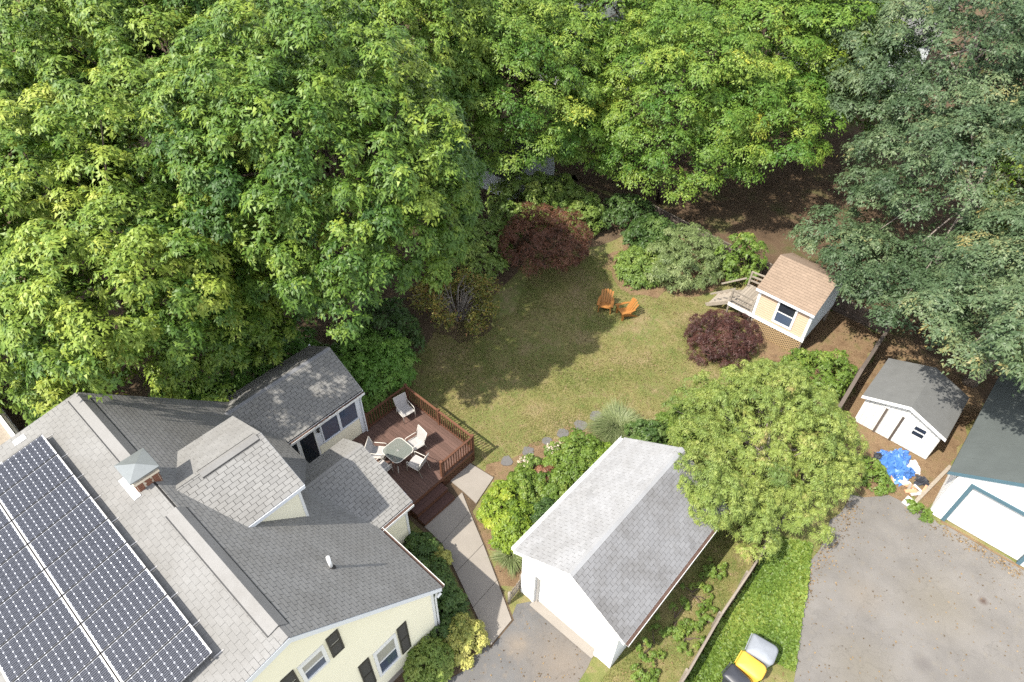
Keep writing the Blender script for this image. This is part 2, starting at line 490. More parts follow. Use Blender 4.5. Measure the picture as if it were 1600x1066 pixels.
def leaves(C, N, size, tint, aspect=0.62, droop=0.25, fold=0.18, tang=None, rng=RNG):
    """leaf blades: one pointed face each, tip drooping"""
    n = len(C)
    r = rng.normal(size=(n, 3)) if tang is None else tang
    T = norm(r - N * np.sum(r * N, axis=1, keepdims=True))
    W = np.cross(N, T)
    s = size[:, None]
    A = C - T * s * 0.42 + W * s * aspect * 0.55
    B = C - T * s * 0.42 - W * s * aspect * 0.55
    tip = C + T * s * 0.58 - np.array([0, 0, 1.0]) * s * droop
    V = np.stack([A, B, tip], 1).reshape(-1, 3)
    return V, np.arange(n * 3).reshape(-1, 3), np.repeat(tint, 3)

def crown_leaves(rng, cen, R, nclump, clump_r, per, leaf, under=-0.45, sub=24, tintbase=0.42, lump=0.22, flat=0.75, inner=0.45, aspect=0.6, upb=0.75, droop=0.2, space=1.25, tvar=0.13):
    """rosettes of small leaves on domed clumps spread over a lumpy ellipsoid"""
    cen, R = np.array(cen, float), np.array(R, float)
    lob = norm(rng.normal(size=(7, 3)))
    la = rng.uniform(-1, 1, 7)
    pts, tries = [], 0
    Q = np.zeros((0, 3))
    while len(pts) < nclump and tries < nclump * 40:
        tries += 1
        d = norm(rng.normal(size=3))
        if d[2] < under:
            continue
        k = 1 + lump * float(np.sum(la * np.maximum(0, lob @ d) ** 3))
        rr = 1.0 if rng.uniform() < 0.6 else rng.uniform(inner, 1.0) ** 0.6
        rr *= rng.uniform(0.9, 1.04)
        p = d * R * k * rr
        if len(Q) and np.min(np.sum(((Q - p) / clump_r / np.array([1, 1, 0.8])) ** 2, axis=1)) < space * max(0.35, 1.0 - tries / (nclump * 30)):
            continue
        pts.append((p, d))
        Q = np.vstack([Q, p])
    P = np.array([p for p, _ in pts])
    D = norm(np.array([d for _, d in pts]) * 0.75 + np.array([0, 0, 0.55]))
    nc = len(P)
    cr = clump_r * rng.uniform(0.7, 1.2, nc)
    ct = tintbase + rng.normal(0, tvar, nc)
    sd = norm(rng.normal(size=(nc, sub, 3)) * 0.75 + D[:, None, :] * 0.95)
    sp = P[:, None, :] + sd * cr[:, None, None] * np.array([1, 1, flat]) * (rng.uniform(0.3, 1.0, (nc, sub, 1)) ** 0.28)
    st = ct[:, None] + rng.normal(0, 0.11, (nc, sub))
    ax = norm(sd * 0.6 + np.array([0, 0, upb]) + rng.normal(size=sd.shape) * 0.15)
    n = nc * per
    ci = np.repeat(np.arange(nc), per)
    si = rng.integers(0, sub, n)
    A = ax[ci, si]
    r = rng.normal(size=(n, 3))
    H = norm(r - A * np.sum(r * A, axis=1, keepdims=True))
    rho = np.abs(rng.normal(0, 1, n)) * cr[ci] * 0.17 + leaf * 0.25
    C = sp[ci, si] + H * rho[:, None] - A * (rho * rng.uniform(0.0, 0.8, n))[:, None]
    N = norm(A + H * 0.25 + rng.normal(size=(n, 3)) * 0.2)
    tang = H + rng.normal(size=(n, 3)) * 0.35 - A * 0.25
    size = leaf * rng.uniform(0.65, 1.3, n)
    tint = np.clip(st[ci, si] + rng.normal(0, 0.065, n), 0, 1)
    V, F, T = leaves(C + cen, N, size, tint, aspect, droop, 0.12, tang, rng)
    return V, F, T, P + cen

def limbs(mb, base, top, r0, targets, rng, seg=7, wob=0.25, lift=1.0):
    base, top = np.array(base, float), np.array(top, float)
    pts = [base + (top - base) * t + np.array([rng.normal(0, wob * t * 0.6), rng.normal(0, wob * t * 0.6), 0]) for t in np.linspace(0, 1, 7)]
    pts[0] = base
    mb.tube(pts, [r0 * 1.35] + [r0 * (1 - 0.72 * t) for t in np.linspace(0.16, 1, 6)], seg)
    for tg in targets:
        t = rng.uniform(0.35, 0.95)
        i = min(int(t * 6), 5)
        s = pts[i] + (pts[i + 1] - pts[i]) * (t * 6 - i)
        mid = s * 0.5 + tg * 0.5 + np.array([rng.normal(0, 0.3), rng.normal(0, 0.3), rng.uniform(0.1, 0.6) * lift - (1 - lift) * 0.35])
        rr = r0 * (0.45 - 0.22 * t)
        mb.tube([s, s * 0.72 + mid * 0.28 + np.array([0, 0, 0.12]), mid, tg], [rr, rr * 0.8, rr * 0.5, rr * 0.15], 5, cap=False)

CROWNS = {}
def tree(name, label, base, cz, R, nclump, clump_r, per, leaf, mat, cat='tree', group=None, r0=0.28, seed=1, bark='bark', nlimb=16, shift=(0, 0), extra=(), share=None, spin=0.0, ttop=0.45, **kw):
    """a tree: crown mesh (may be shared with a look-alike, turned and scaled), trunk and limbs"""
    rng = np.random.default_rng(seed)
    t = thing(name, label, cat, (base[0], base[1], 0), 0, group)
    cen = np.array([shift[0], shift[1], cz], float)
    if share not in CROWNS:
        V, F, T, P = crown_leaves(rng, (0, 0, 0), R, nclump, clump_r, per, leaf, **kw)
        for (c2, R2, n2) in extra:
            c2 = np.array(c2) - np.array([base[0], base[1], 0.0]) - cen
            V2, F2, T2, P2 = crown_leaves(rng, c2, R2, n2, clump_r, per, leaf, **kw)
            F = np.concatenate([F, F2 + len(V)])
            V = np.concatenate([V, V2])
            T = np.concatenate([T, T2])
            P = np.concatenate([P, P2])
        me, sc_ = fast_mesh('crown', V, F, T, mat), np.ones(3)
        if share:
            CROWNS[share] = (me, P, np.array(R, float))
    else:
        me, P, R0 = CROWNS[share]
        sc_ = np.array(R, float) / R0
    o = bpy.data.objects.new('crown', me)
    COL.objects.link(o)
    o.parent = t
    o.location = cen
    o.scale = sc_
    o.rotation_euler = (0, 0, spin)
    c, s_ = math.cos(spin), math.sin(spin)
    Pw = P * sc_ @ np.array([[c, s_, 0], [-s_, c, 0], [0, 0, 1]]) + cen
    mb = MB()
    idx = rng.choice(len(Pw), min(nlimb, len(Pw)), replace=False)
    limbs(mb, (0, 0, -0.15), (cen[0] * 0.8, cen[1] * 0.8, cz + R[2] * ttop), r0, Pw[idx] - np.array([0, 0, 0.25]), rng, lift=min(1.0, cz / 6))
    mb.build('trunk', bark, t, smooth=True)
    return t

def shrub(name, label, loc, R, nclump, clump_r, per, leaf, mat, seed=1, cat='shrub', group=None, stems=7, bark='bark', **kw):
    rng = np.random.default_rng(seed)
    t = thing(name, label, cat, (loc[0], loc[1], 0), 0, group)
    zc = loc[2] if len(loc) > 2 else R[2] * 0.35
    kw.setdefault('under', -0.25)
    kw.setdefault('inner', 0.35)
    V, F, T, P = crown_leaves(rng, (0, 0, zc), R, nclump, clump_r, per, leaf, **kw)
    V[:, 2] = np.maximum(V[:, 2], 0.015)
    o = bpy.data.objects.new('foliage', fast_mesh('foliage', V, F, T, mat))
    COL.objects.link(o)
    o.parent = t
    mb = MB()
    for k in range(stems):
        a = rng.uniform(0, 6.28)
        tg = P[rng.integers(len(P))]
        mb.tube([(0.08 * math.cos(a), 0.08 * math.sin(a), -0.05), tg * 0.5 + np.array([0, 0, zc * 0.3]), tg], [0.03, 0.02, 0.008], 5, cap=False)
    mb.build('stem', bark, t, smooth=True)
    return t

# ------------------------------------------------------------------ ground
def sheet(name, pts, z, mat, parent=None, wob=0.0, step=0.5, seed=3):
    rng = np.random.default_rng(seed)
    if wob:
        q = []
        for i in range(len(pts)):
            a, b = np.array(pts[i], float), np.array(pts[(i + 1) % len(pts)], float)
            L = np.linalg.norm(b - a)
            k = max(1, int(L / step))
            nrm = np.array([-(b - a)[1], (b - a)[0]]) / (L + 1e-9)
            for j in range(k):
                q.append(a + (b - a) * j / k + nrm * rng.normal(0, wob))
        pts = q
    mb = MB()
    mb.add([(p[0], p[1], z) for p in pts], [tuple(range(len(pts)))])
    me = bpy.data.meshes.new(name)
    me.from_pydata(mb.v, [], mb.f)
    me.update()
    if me.polygons[0].normal.z < 0:
        me.flip_normals()
    me.materials.append(M[mat])
    o = bpy.data.objects.new(name, me)
    COL.objects.link(o)
    if parent: o.parent = parent
    else: o['kind'] = 'structure'
    return o

sheet('ground', [(-250, -250), (250, -250), (250, 250), (-250, 250)], 0, 'ground')
sheet('leaf_litter_ground', [(-60, 33.1), (-1.6, 32.5), (-1.0, 31), (9, 29.5), (30, 40), (30, 90), (-60, 90)], 0.004, 'litter', wob=0.3, step=1.5)
sheet('woodland_ground', [(-80, -20), (-19.6, -20), (-19.8, 9), (-18.6, 12.6), (-19.3, 15.2), (-20.0, 17.0), (-19.0, 20.5), (-20.2, 25.0), (-17.6, 28.0), (-16.5, 32.6), (-80, 32.6)], 0.004, 'soil', wob=0.25, step=1.0)
sheet('mulch_bed', [(-19.9, 16.6), (-18.0, 16.6), (-17.4, 17.8), (-18.2, 19.6), (-19.6, 19.6)], 0.008, 'soil', wob=0.12)
sheet('shrub_bed', [(-16.6, 27.0), (-14.4, 25.6), (-12.6, 26.4), (-11.0, 28.0), (-10.4, 30.5), (-11.5, 32.4), (-16.3, 32.4)], 0.008, 'tanbed', wob=0.15)
sheet('garden_bed', [(-11.9, 11.9), (-10.9, 11.9), (-10.4, 9.9), (-7.9, 8.6), (-7.1, 9.2), (-7.4, 15.4), (-7.8, 17.6), (-9.4, 18.0), (-10.6, 15.4), (-11.2, 13.6)], 0.004, 'tanbed', wob=0.15)
sheet('playhouse_ground', [(-5.4, 25.6), (-2.3, 25.0), (-2.3, 32.0), (-9.4, 32.2), (-8.8, 28.5), (-6.3, 26.0)], 0.006, 'tanbed', wob=0.2)
sheet('shed_ground', [(-1.75, 23.0), (0.6, 21.6), (2.95, 22.9), (2.95, 31.0), (-1.2, 32.6), (-2.15, 32.2), (-2.0, 27.0)], 0.006, 'tanbed', wob=0.15)
sheet('foundation_bed', [(-11.3, 6.3), (-10.9, 8.2), (-6.65, 6.5), (-6.6, 3.0), (-8.2, -2), (-8.2, 6.0)], 0.004, 'soil', wob=0.05)
sheet('driveway', [(-6.75, -14), (-3.3, -14), (-3.35, 7.4), (-3.75, 9.02), (-6.5, 9.02), (-6.72, 8.5)], 0.010, 'asphalt', wob=0.06)
sheet('neighbour_driveway', [(2.05, 6), (1.95, 12.4), (1.2, 14.6), (0.42, 17.0), (0.3, 19.6), (0.35, 21.3), (1.5, 22.35), (3.0, 22.6), (9.5, 22.75), (22, 22.75), (22, 6)], 0.010, 'asphalt_tan', wob=0.07)
# concrete path of separate slabs
path = sheet('path', [(-12.5, 8.2), (-12.5, 11.8), (-11.2, 11.95), (-10.72, 10.15), (-6.55, 8.0), (-6.5, 6.7), (-10.6, 8.25), (-11.0, 8.2)], 0.012, 'soil')
Lp = [(-11.65, 8.36), (-10.6, 8.32), (-9.35, 7.86), (-7.95, 7.32), (-6.55, 6.78)]
Rp = [(-11.65, 10.5), (-10.78, 10.06), (-9.4, 9.4), (-8.0, 8.68), (-6.6, 7.93)]
slabs = [[(-12.45, 10.55), (-11.62, 10.55), (-10.85, 10.5), (-11.18, 11.9), (-12.45, 11.75)]]
for i in range(4):
    slabs.append([Lp[i], Lp[i + 1], Rp[i + 1], Rp[i]])
for s in slabs:
    c = np.mean(np.array(s), 0)
    mb = MB()
    mb.prism([(c[0] + (p[0] - c[0]) * 0.988, c[1] + (p[1] - c[1]) * 0.988, 0.002) for p in s], (0, 0, 0.055 + random.uniform(0, 0.008)))
    mb.build('paving_slab', 'concrete', path)
mb = MB()
mb.prism([(-6.5, 8.78, 0.002), (-3.68, 8.80, 0.002), (-3.68, 9.3, 0.002), (-6.5, 9.3, 0.002)], (0, 0, 0.05))
mb.build('door_apron', 'concrete', path)

# ------------------------------------------------------------------ roofs and walls
def clip(poly, region):
    """convex clip of 2d polygon by convex ccw region"""
    out = poly
    for i in range(len(region)):
        a, b = region[i], region[(i + 1) % len(region)]
        ex, ey = b[0] - a[0], b[1] - a[1]
        side = lambda p: ex * (p[1] - a[1]) - ey * (p[0] - a[0])
        res = []
        for j in range(len(out)):
            p, q = out[j], out[(j + 1) % len(out)]
            sp, sq = side(p), side(q)
            if sp >= 0:
                res.append(p)
            if (sp >= 0) != (sq >= 0):
                t = sp / (sp - sq)
                res.append((p[0] + (q[0] - p[0]) * t, p[1] + (q[1] - p[1]) * t))
        out = res
        if len(out) < 3:
            return []
    return out

TABW, TABE, TABT = 0.305, 0.145, 0.011
def tab_poly_mesh(mb, poly, O, a, b, n, y0, tint):
    """poly in plane coords; lower edge proud, upper edge tucked in"""
    v = []
    for (x, y) in poly:
        h = TABT + 0.006 * (1 - (y - y0) / TABE)
        v.append(O + a * x + b * y + n * h)
    for (x, y) in poly:
        v.append(O + a * x + b * y)
    k = len(poly)
    f = [tuple(range(k))] + [(i, i + k, (i + 1) % k + k, (i + 1) % k) for i in range(k)]
    mb.add(v, f, tint)

def shingle_plane(off, O, a, b, region, collect, rest, gap=0.014):
    """O origin, a along eave, b up slope (unit vectors); region: convex ccw polygon in (a,b)"""
    O, a, b = np.array(O, float), np.array(a, float), np.array(b, float)
    n = np.cross(a, b)
    if n[2] < 0:
        n = -n
    xs = [p[0] for p in region]
    ys = [p[1] for p in region]
    row = 0
    y = min(ys)
    while y < max(ys):
        sh = (row % 2) * TABW / 2 + random.uniform(-0.02, 0.02)
        x = min(xs) - TABW + sh
        while x < max(xs):
            tint = min(1, max(0, random.gauss(0.5, 0.2)))
            rect = [(x + gap / 2, y), (x + TABW - gap / 2, y), (x + TABW - gap / 2, y + TABE - 0.008), (x + gap / 2, y + TABE - 0.008)]
            pl = clip(rect, region)
            if pl:
                full = len(pl) == 4 and abs(sum(pl[i][0] * pl[(i + 1) % 4][1] - pl[(i + 1) % 4][0] * pl[i][1] for i in range(4)) / 2 - (TABW - gap) * (TABE - 0.008)) < 1e-6
                if full and collect is not None:
                    collect.append((O + a * (x + TABW / 2) + b * y, a, b, n, tint))
                else:
                    tab_poly_mesh(rest, pl, O, a, b, n, y, tint)
            x += TABW
        y += TABE
        row += 1

def finish_shingles(roof, off, collect, rest, mat, vis=None, gap=0.014, nmax=300):
    """the tabs that show largest become objects, the others one joined part"""
    off = np.array(off, float)
    def key(c):
        d = CAMP - c[0]
        L = np.linalg.norm(d)
        return (0 if (vis is None or vis(c[0])) else 1e6) + L
    collect.sort(key=key)
    protos = []
    for k in range(6):
        mb = MB()
        tab_poly_mesh(mb, [(-TABW / 2 + gap / 2, 0), (TABW / 2 - gap / 2, 0), (TABW / 2 - gap / 2, TABE - 0.008), (-TABW / 2 + gap / 2, TABE - 0.008)], np.zeros(3), np.array([1.0, 0, 0]), np.array([0, 1.0, 0]), np.array([0, 0, 1.0]), 0, 0.2 + 0.12 * k)
        me = mb.mesh('shingle')
        me.materials.append(M[mat])
        protos.append(me)
    for c, a, b, n, tint in collect[:nmax]:
        o = bpy.data.objects.new('shingle', protos[min(5, max(0, int((tint - 0.14) / 0.12)))])
        COL.objects.link(o)
        o.parent = roof
        aa = a if np.dot(np.cross(a, b), n) > 0 else -a
        m = Matrix(((aa[0], b[0], n[0], c[0] - off[0]), (aa[1], b[1], n[1], c[1] - off[1]), (aa[2], b[2], n[2], c[2] - off[2]), (0, 0, 0, 1)))
        o.matrix_local = m
    for c, a, b, n, tint in collect[nmax:]:
        tab_poly_mesh(rest, [(-TABW / 2 + gap / 2, 0), (TABW / 2 - gap / 2, 0), (TABW / 2 - gap / 2, TABE - 0.008), (-TABW / 2 + gap / 2, TABE - 0.008)], c, a, b, n, 0, tint)
    if rest.v:
        o = rest.build('shingle_field', mat, roof)
        o['kind'] = 'stuff'

def siding(mb, P0, d, nrm, region, exp=0.105, lap=0.016):
    """clapboard courses on a vertical wall: P0 origin at z=0, d along wall, nrm outward; region convex ccw in (s,z)"""
    P0, d, nrm = np.array(P0, float), np.array(d, float), np.array(nrm, float)
    zs = [p[1] for p in region]
    xs = [p[0] for p in region]
    z = min(zs)
    up = np.array([0, 0, 1.0])
    while z < max(zs):
        pl = clip([(min(xs), z), (max(xs), z), (max(xs), z + exp), (min(xs), z + exp)], region)
        if pl:
            front = [P0 + d * s + up * h + nrm * (0.004 + lap * (1 - (h - z) / exp)) for s, h in pl]
            back = [P0 + d * s + up * h for s, h in pl]
            k = len(pl)
            mb.add(front + back, [tuple(range(k))] + [(i, i + k, (i + 1) % k + k, (i + 1) % k) for i in range(k)])
        z += exp

def rect(x0, x1, y0, y1):
    return [(x0, y0), (x1, y0), (x1, y1), (x0, y1)]

def window_u(parent, off, u, v0, v1, z0, z1, fw=0.09, sash=True, proud=0.05, glass=('glass', 'glass'), frame='white', name='window'):
    """window on a wall facing +u at plane u"""
    mb = MB(off)
    mb.box(u, u + proud, v0, v0 + fw, z0, z1)
    mb.box(u, u + proud, v1 - fw, v1, z0, z1)
    mb.box(u, u + proud + 0.004, v0 + fw, v1 - fw, z0, z0 + fw)
    mb.box(u, u + proud + 0.004, v0 + fw, v1 - fw, z1 - fw, z1)
    w = mb.build(name, frame, parent)
    zm = (z0 + z1) / 2
    if sash:
        mb = MB(off)
        mb.box(u + 0.012, u + 0.04, v0 + fw, v1 - fw, zm - 0.025, zm + 0.025)
        mb.build('sash_rail', frame, w)
        mb = MB(off)
        mb.box(u, u + 0.024, v0 + fw, v1 - fw, z0 + fw, zm - 0.025)
        mb.build('pane', glass[0], w)
        mb = MB(off)
        mb.box(u, u + 0.026, v0 + fw, v1 - fw, zm + 0.025, z1 - fw)
        mb.build('pane', glass[1], w)
    else:
        mb = MB(off)
        mb.box(u, u + 0.022, v0 + fw, v1 - fw, z0 + fw, z1 - fw)
        mb.build('pane', glass[0], w)
    return w

def window_v(parent, off, v, u0, u1, z0, z1, sgn=-1, fw=0.09, sash=True, proud=0.05, glass=('glass', 'glass'), frame='white'):
    """window on a wall facing sgn*v"""
    def bx(a, b, c, d, p0, p1, nm, mat, par):
        mb = MB(off)
        y0, y1 = sorted((v + sgn * p0, v + sgn * p1))
        mb.box(a, b, y0, y1, c, d)
        return mb.build(nm, mat, par)
    mb = MB(off)
    for a, b, c, d, e in ((u0, u0 + fw, z0, z1, 0), (u1 - fw, u1, z0, z1, 0), (u0 + fw, u1 - fw, z0, z0 + fw, 0.004), (u0 + fw, u1 - fw, z1 - fw, z1, 0.004)):
        y0, y1 = sorted((v, v + sgn * (proud + e)))
        mb.box(a, b, y0, y1, c, d)
    w = mb.build('window', frame, parent)
    zm = (z0 + z1) / 2
    if sash:
        bx(u0 + fw, u1 - fw, zm - 0.025, zm + 0.025, 0.01, 0.04, 'sash_rail', frame, w)
        bx(u0 + fw, u1 - fw, z0 + fw, zm - 0.025, 0, 0.022, 'pane', glass[0], w)
        bx(u0 + fw, u1 - fw, zm + 0.025, z1 - fw, 0, 0.024, 'pane', glass[1], w)
    else:
        bx(u0 + fw, u1 - fw, z0 + fw, z1 - fw, 0, 0.022, 'pane', glass[0], w)
    return w

# ------------------------------------------------------------------ the cape house
HB = (-13.7, 1.0, 0.0)
house = thing('house', 'cream clapboard house with grey shingle roof, dormer and rear sunroom', 'house', HB)
RV, RZ = 1.5, 7.92                  # main ridge
EV, EZ = 6.12, 3.35                 # right eave
SR = (RZ - EZ) / (EV - RV)
U0, U1 = -19.3, -8.08               # roof ends
LV = -4.3
SL = math.tan(math.radians(9))
LZ = RZ - SL * (RV - LV)
# roof body as a closed slab
mb = MB(HB)
th = 0.16
prof = [(EV, EZ), (RV, RZ), (LV, LZ), (LV, LZ - th), (RV, RZ - th * 1.2), (EV, EZ - th)]
mb.prism([(U0, v, z) for v, z in prof], (U1 - U0, 0, 0))
roof = mb.build('roof', 'underlay', house)
# rake boards, gutter
for u in (U1, U0):
    mb = MB(HB)
    s = 1 if u == U1 else -1
    x0, x1 = sorted((u + s * 0.002, u + s * 0.03))
    mb.prism([(x0, EV, EZ - 0.02), (x0, RV, RZ - 0.02), (x0, RV, RZ - 0.25), (x0, EV, EZ - 0.25)], (x1 - x0, 0, 0))
    mb.prism([(x0, RV, RZ - 0.02), (x0, LV, LZ - 0.02), (x0, LV, LZ - 0.22), (x0, RV, RZ - 0.25)], (x1 - x0, 0, 0))
    mb.build('rake_board', 'bluewhite', roof)
def gutter(p, q, outw, parent, off, mat='white', debris=True):
    """open gutter trough from p to q; outw outward unit vector"""
    p, q, w = np.array(p, float), np.array(q, float), np.array(outw, float)
    up = np.array([0, 0, 1.0])
    mb = MB(off)
    def st(a0, a1, h0, h1):
        mb.prism([p + w * a0 + up * h0, p + w * a1 + up * h0, p + w * a1 + up * h1, p + w * a0 + up * h1], q - p)
    st(0.0, 0.012, -0.11, 0.0)
    st(0.012, 0.13, -0.11, -0.098)
    st(0.13, 0.142, -0.11, 0.012)
    g = mb.build('gutter', mat, parent)
    if not debris:
        return g
    mb = MB(off)
    mb.prism([p + w * 0.013 + up * -0.097, p + w * 0.129 + up * -0.097, p + w * 0.129 + up * -0.03, p + w * 0.013 + up * -0.03], q - p)
    mb.build('gutter_debris', 'mesh_dark', g)
    return g
gutter((-11.2, EV + 0.01, EZ - 0.06), (U1, EV + 0.01, EZ - 0.06), (0, 1, 0), roof, HB)
mb = MB(HB)
mb.tube([(-8.2, EV + 0.03, EZ - 0.16), (-8.2, EV - 0.1, EZ - 0.35), (-8.2, 5.93, 2.7), (-8.2, 5.93, 0.1)], 0.04, 6)
mb.build('downspout', 'white', roof)
col_, rest = [], MB(HB)
LSR = math.hypot(EV - RV, RZ - EZ)
bR = np.array([0, -(EV - RV), RZ - EZ]) / LSR
shingle_plane(HB, (U0, EV + 0.02, EZ - 0.01), (1, 0, 0), bR, rect(0, U1 - U0 + 0.02, 0, LSR - 0.03), col_, rest)
LSL = math.hypot(RV - LV, RZ - LZ)
bL = np.array([0, RV - LV, RZ - LZ]) / LSL
tmp = []
shingle_plane(HB, (U0, LV, LZ), (1, 0, 0), bL, rect(0, U1 - U0 + 0.02, 0, LSL - 0.02), tmp, rest, gap=0.006)
for c, a, b, n, tint in tmp:
    tab_poly_mesh(rest, [(-0.149, 0), (0.149, 0), (0.149, TABE - 0.003), (-0.149, TABE - 0.003)], c, a, b, n, 0, tint * 0.5 + 0.25)
# dormer
DR, DZ = -14.0, 7.62
DE, DEZ = 1.92, 6.80                # half width, eave z
DV0, DV1 = 2.0, 4.56
for s in (1, -1):
    mb = MB(HB)
    e = DR + s * DE
    mb.prism([(DR, DV0 - 0.6, DZ), (e, DV0 - 0.6, DEZ), (e, DV0 - 0.6, DEZ - 0.12), (DR, DV0 - 0.6, DZ - 0.14)], (0, DV1 - DV0 + 0.6, 0))
    mb.build('dormer_roof', 'underlay', roof)
    Ls = math.hypot(DE, DZ - DEZ)
    shingle_plane(HB, (e, DV0 - 0.6, DEZ), (0, 1, 0), np.array([-s * DE, 0, DZ - DEZ]) / Ls, rect(0, DV1 - DV0 + 0.62, 0, Ls - 0.01), col_ if s == 1 else None, rest, gap=0.014 if s == 1 else 0.006)
    mb = MB(HB)
    x0, x1 = sorted((e + s * 0.002, e + s * 0.03))
    mb.box(x0, x1, DV0, DV1 + 0.02, DEZ - 0.16, DEZ - 0.01)
    mb.build('fascia', 'bluewhite', roof)
    mb = MB(HB)
    mb.prism([(DR, DV1 + 0.002, DZ - 0.02), (e, DV1 + 0.002, DEZ - 0.02), (e, DV1 + 0.002, DEZ - 0.18), (DR, DV1 + 0.002, DZ - 0.2)], (0, 0.03, 0))
    mb.build('rake_board', 'bluewhite', roof)
# sunroom and entry wing roofs
def wing_roof(ru, rz, e1, z1, e0, z0, v0, v1, nm, cs=(True, True), vl=None):
    for (e, ez, c) in ((e1, z1, cs[0]), (e0, z0, cs[1])):
        s = 1 if e > ru else -1
        mb = MB(HB)
        mb.prism([(ru, v0, rz), (e, v0, ez), (e, v0, ez - 0.12), (ru, v0, rz - 0.14)], (0, v1 - v0, 0))
        mb.build(nm, 'underlay', roof)
        Ls = math.hypot(e - ru, rz - ez)
        shingle_plane(HB, (e, v0, ez), (0, 1, 0), np.array([ru - e, 0, rz - ez]) / Ls, rect(0, v1 - v0 + 0.02, 0, Ls - 0.01), col_ if c else None, rest)
        mb = MB(HB)
        mb.prism([(ru, v1 + 0.002, rz - 0.02), (e, v1 + 0.002, ez - 0.02), (e, v1 + 0.002, ez - 0.18), (ru, v1 + 0.002, rz - 0.2)], (0, 0.03, 0))
        mb.build('rake_board', 'bluewhite', roof)
wing_roof(-18.4, 4.42, -16.55, 3.22, -20.1, 3.32, 4.4, 9.8, 'sunroom_roof', (True, False))
wing_roof(-13.7, 4.28, -11.14, 3.32, -14.9, 3.55, 4.6, 7.62, 'entry_roof', (True, True))
gutter((-16.54, 6.2, 3.17), (-16.54, 9.8, 3.17), (1, 0, 0), roof, HB)
gutter((-11.13, 6.1, 3.28), (-11.13, 7.6, 3.28), (1, 0, 0), roof, HB)
finish_shingles(roof, HB, col_, rest, 'shingle')
# ridge vents and hip caps
def cap(p, q, w, h, side, mat='ridgecap', name='ridge_vent'):
    """inverted V strip along a ridge: side = (vector down one side, vector down other)"""
    p, q = np.array(p, float), np.array(q, float)
    a, b = [np.array(x, float) / np.linalg.norm(x) for x in side]
    up = np.array([0, 0, 1.0])
    mb = MB(HB)
    pr = [p + a * w + up * 0.022, p + up * h, p + b * w + up * 0.022, p + b * w + up * (0.022 + h * 0.55), p + up * (h * 1.75), p + a * w + up * (0.022 + h * 0.55)]
    mb.prism(pr, q - p)
    rv = mb.build(name, mat, roof)
    if h > 0.025:
        for e in (a, b):
            mb = MB(HB)
            mb.prism([p + e * (w - 0.02) + up * 0.016, p + e * (w + 0.035) + up * 0.016, p + e * (w + 0.035) + up * 0.040, p + e * (w - 0.02) + up * (0.02 + h * 0.5)], q - p)
            mb.build('vent_edge_shade', 'black', rv)  # black strips painting the shadow line along both edges of the vent
    return rv
sideM = ((0, EV - RV, -(RZ - EZ)), (0, LV - RV, -(RZ - LZ)))
cap((-19.15, RV, RZ), (-15.5, RV, RZ), 0.30, 0.05, sideM)
cap((-13.2, RV, RZ), (-8.45, RV, RZ), 0.30, 0.05, sideM)
cap((U1 - 0.36, RV, RZ), (U1 + 0.01, RV, RZ), 0.16, 0.02, sideM, name='ridge_cap')
cap((DR, 2.55, DZ), (DR, 4.42, DZ), 0.16, 0.03, ((DE, 0, DEZ - DZ), (-DE, 0, DEZ - DZ)))
cap((-13.7, 5.2, 4.28), (-13.7, 7.62, 4.28), 0.11, 0.012, ((2.56, 0, -0.96), (-1.2, 0, -0.73)), name='ridge_cap')
cap((-18.4, 5.0, 4.42), (-18.4, 9.8, 4.42), 0.12, 0.012, ((1.85, 0, -1.2), (-1.7, 0, -1.1)), 'shingle_d', 'ridge_cap')
# walls
def wall_u(u, s, v0, prof_zmax, name='wall'):
    pass
mb = MB(HB)
gw = [(0, 0.35), (5.82 - (LV + 0.2), 0.35), (5.82 - (LV + 0.2), EZ + (EV - 5.82) * SR - th - 0.02), (RV - (LV + 0.2), RZ - th - 0.1), (0, LZ + 0.2 * SL - th - 0.03)]
siding(mb, (-8.2, LV + 0.2, 0), (0, 1, 0), (1, 0, 0), gw)
wall = mb.build('wall', 'cream', house)
mb = MB(HB)
mb.prism([(-8.2, LV + 0.2 + s, z) for s, z in gw], (-0.15, 0, 0))
mb.prism([(-19.05, LV + 0.2 + s, z) for s, z in gw], (0.15, 0, 0))
mb.box(-18.9, -8.36, 5.68, 5.82, 0.35, EZ + 0.05)
mb.box(-18.9, -8.36, LV + 0.2, LV + 0.34, 0.35, LZ - 0.1)
mb.build('wall', 'cream', house)
mb = MB(HB)
mb.box(-19.02, -8.16, LV + 0.24, 5.86, 0, 0.35)
mb.build('foundation', 'concrete', house)
mb = MB(HB)
siding(mb, (-18.9, 5.82, 0), (1, 0, 0), (0, 1, 0), rect(0, 10.68, 0.35, EZ + 0.0))
mb.build('wall', 'cream', house)
mb = MB(HB)
mb.box(-8.2, -8.175, 5.74, 5.85, 0.3, EZ - 0.05)
mb.box(-8.3, -8.2, 5.825, 5.85, 0.3, EZ - 0.05)
mb.build('corner_board', 'white', house)
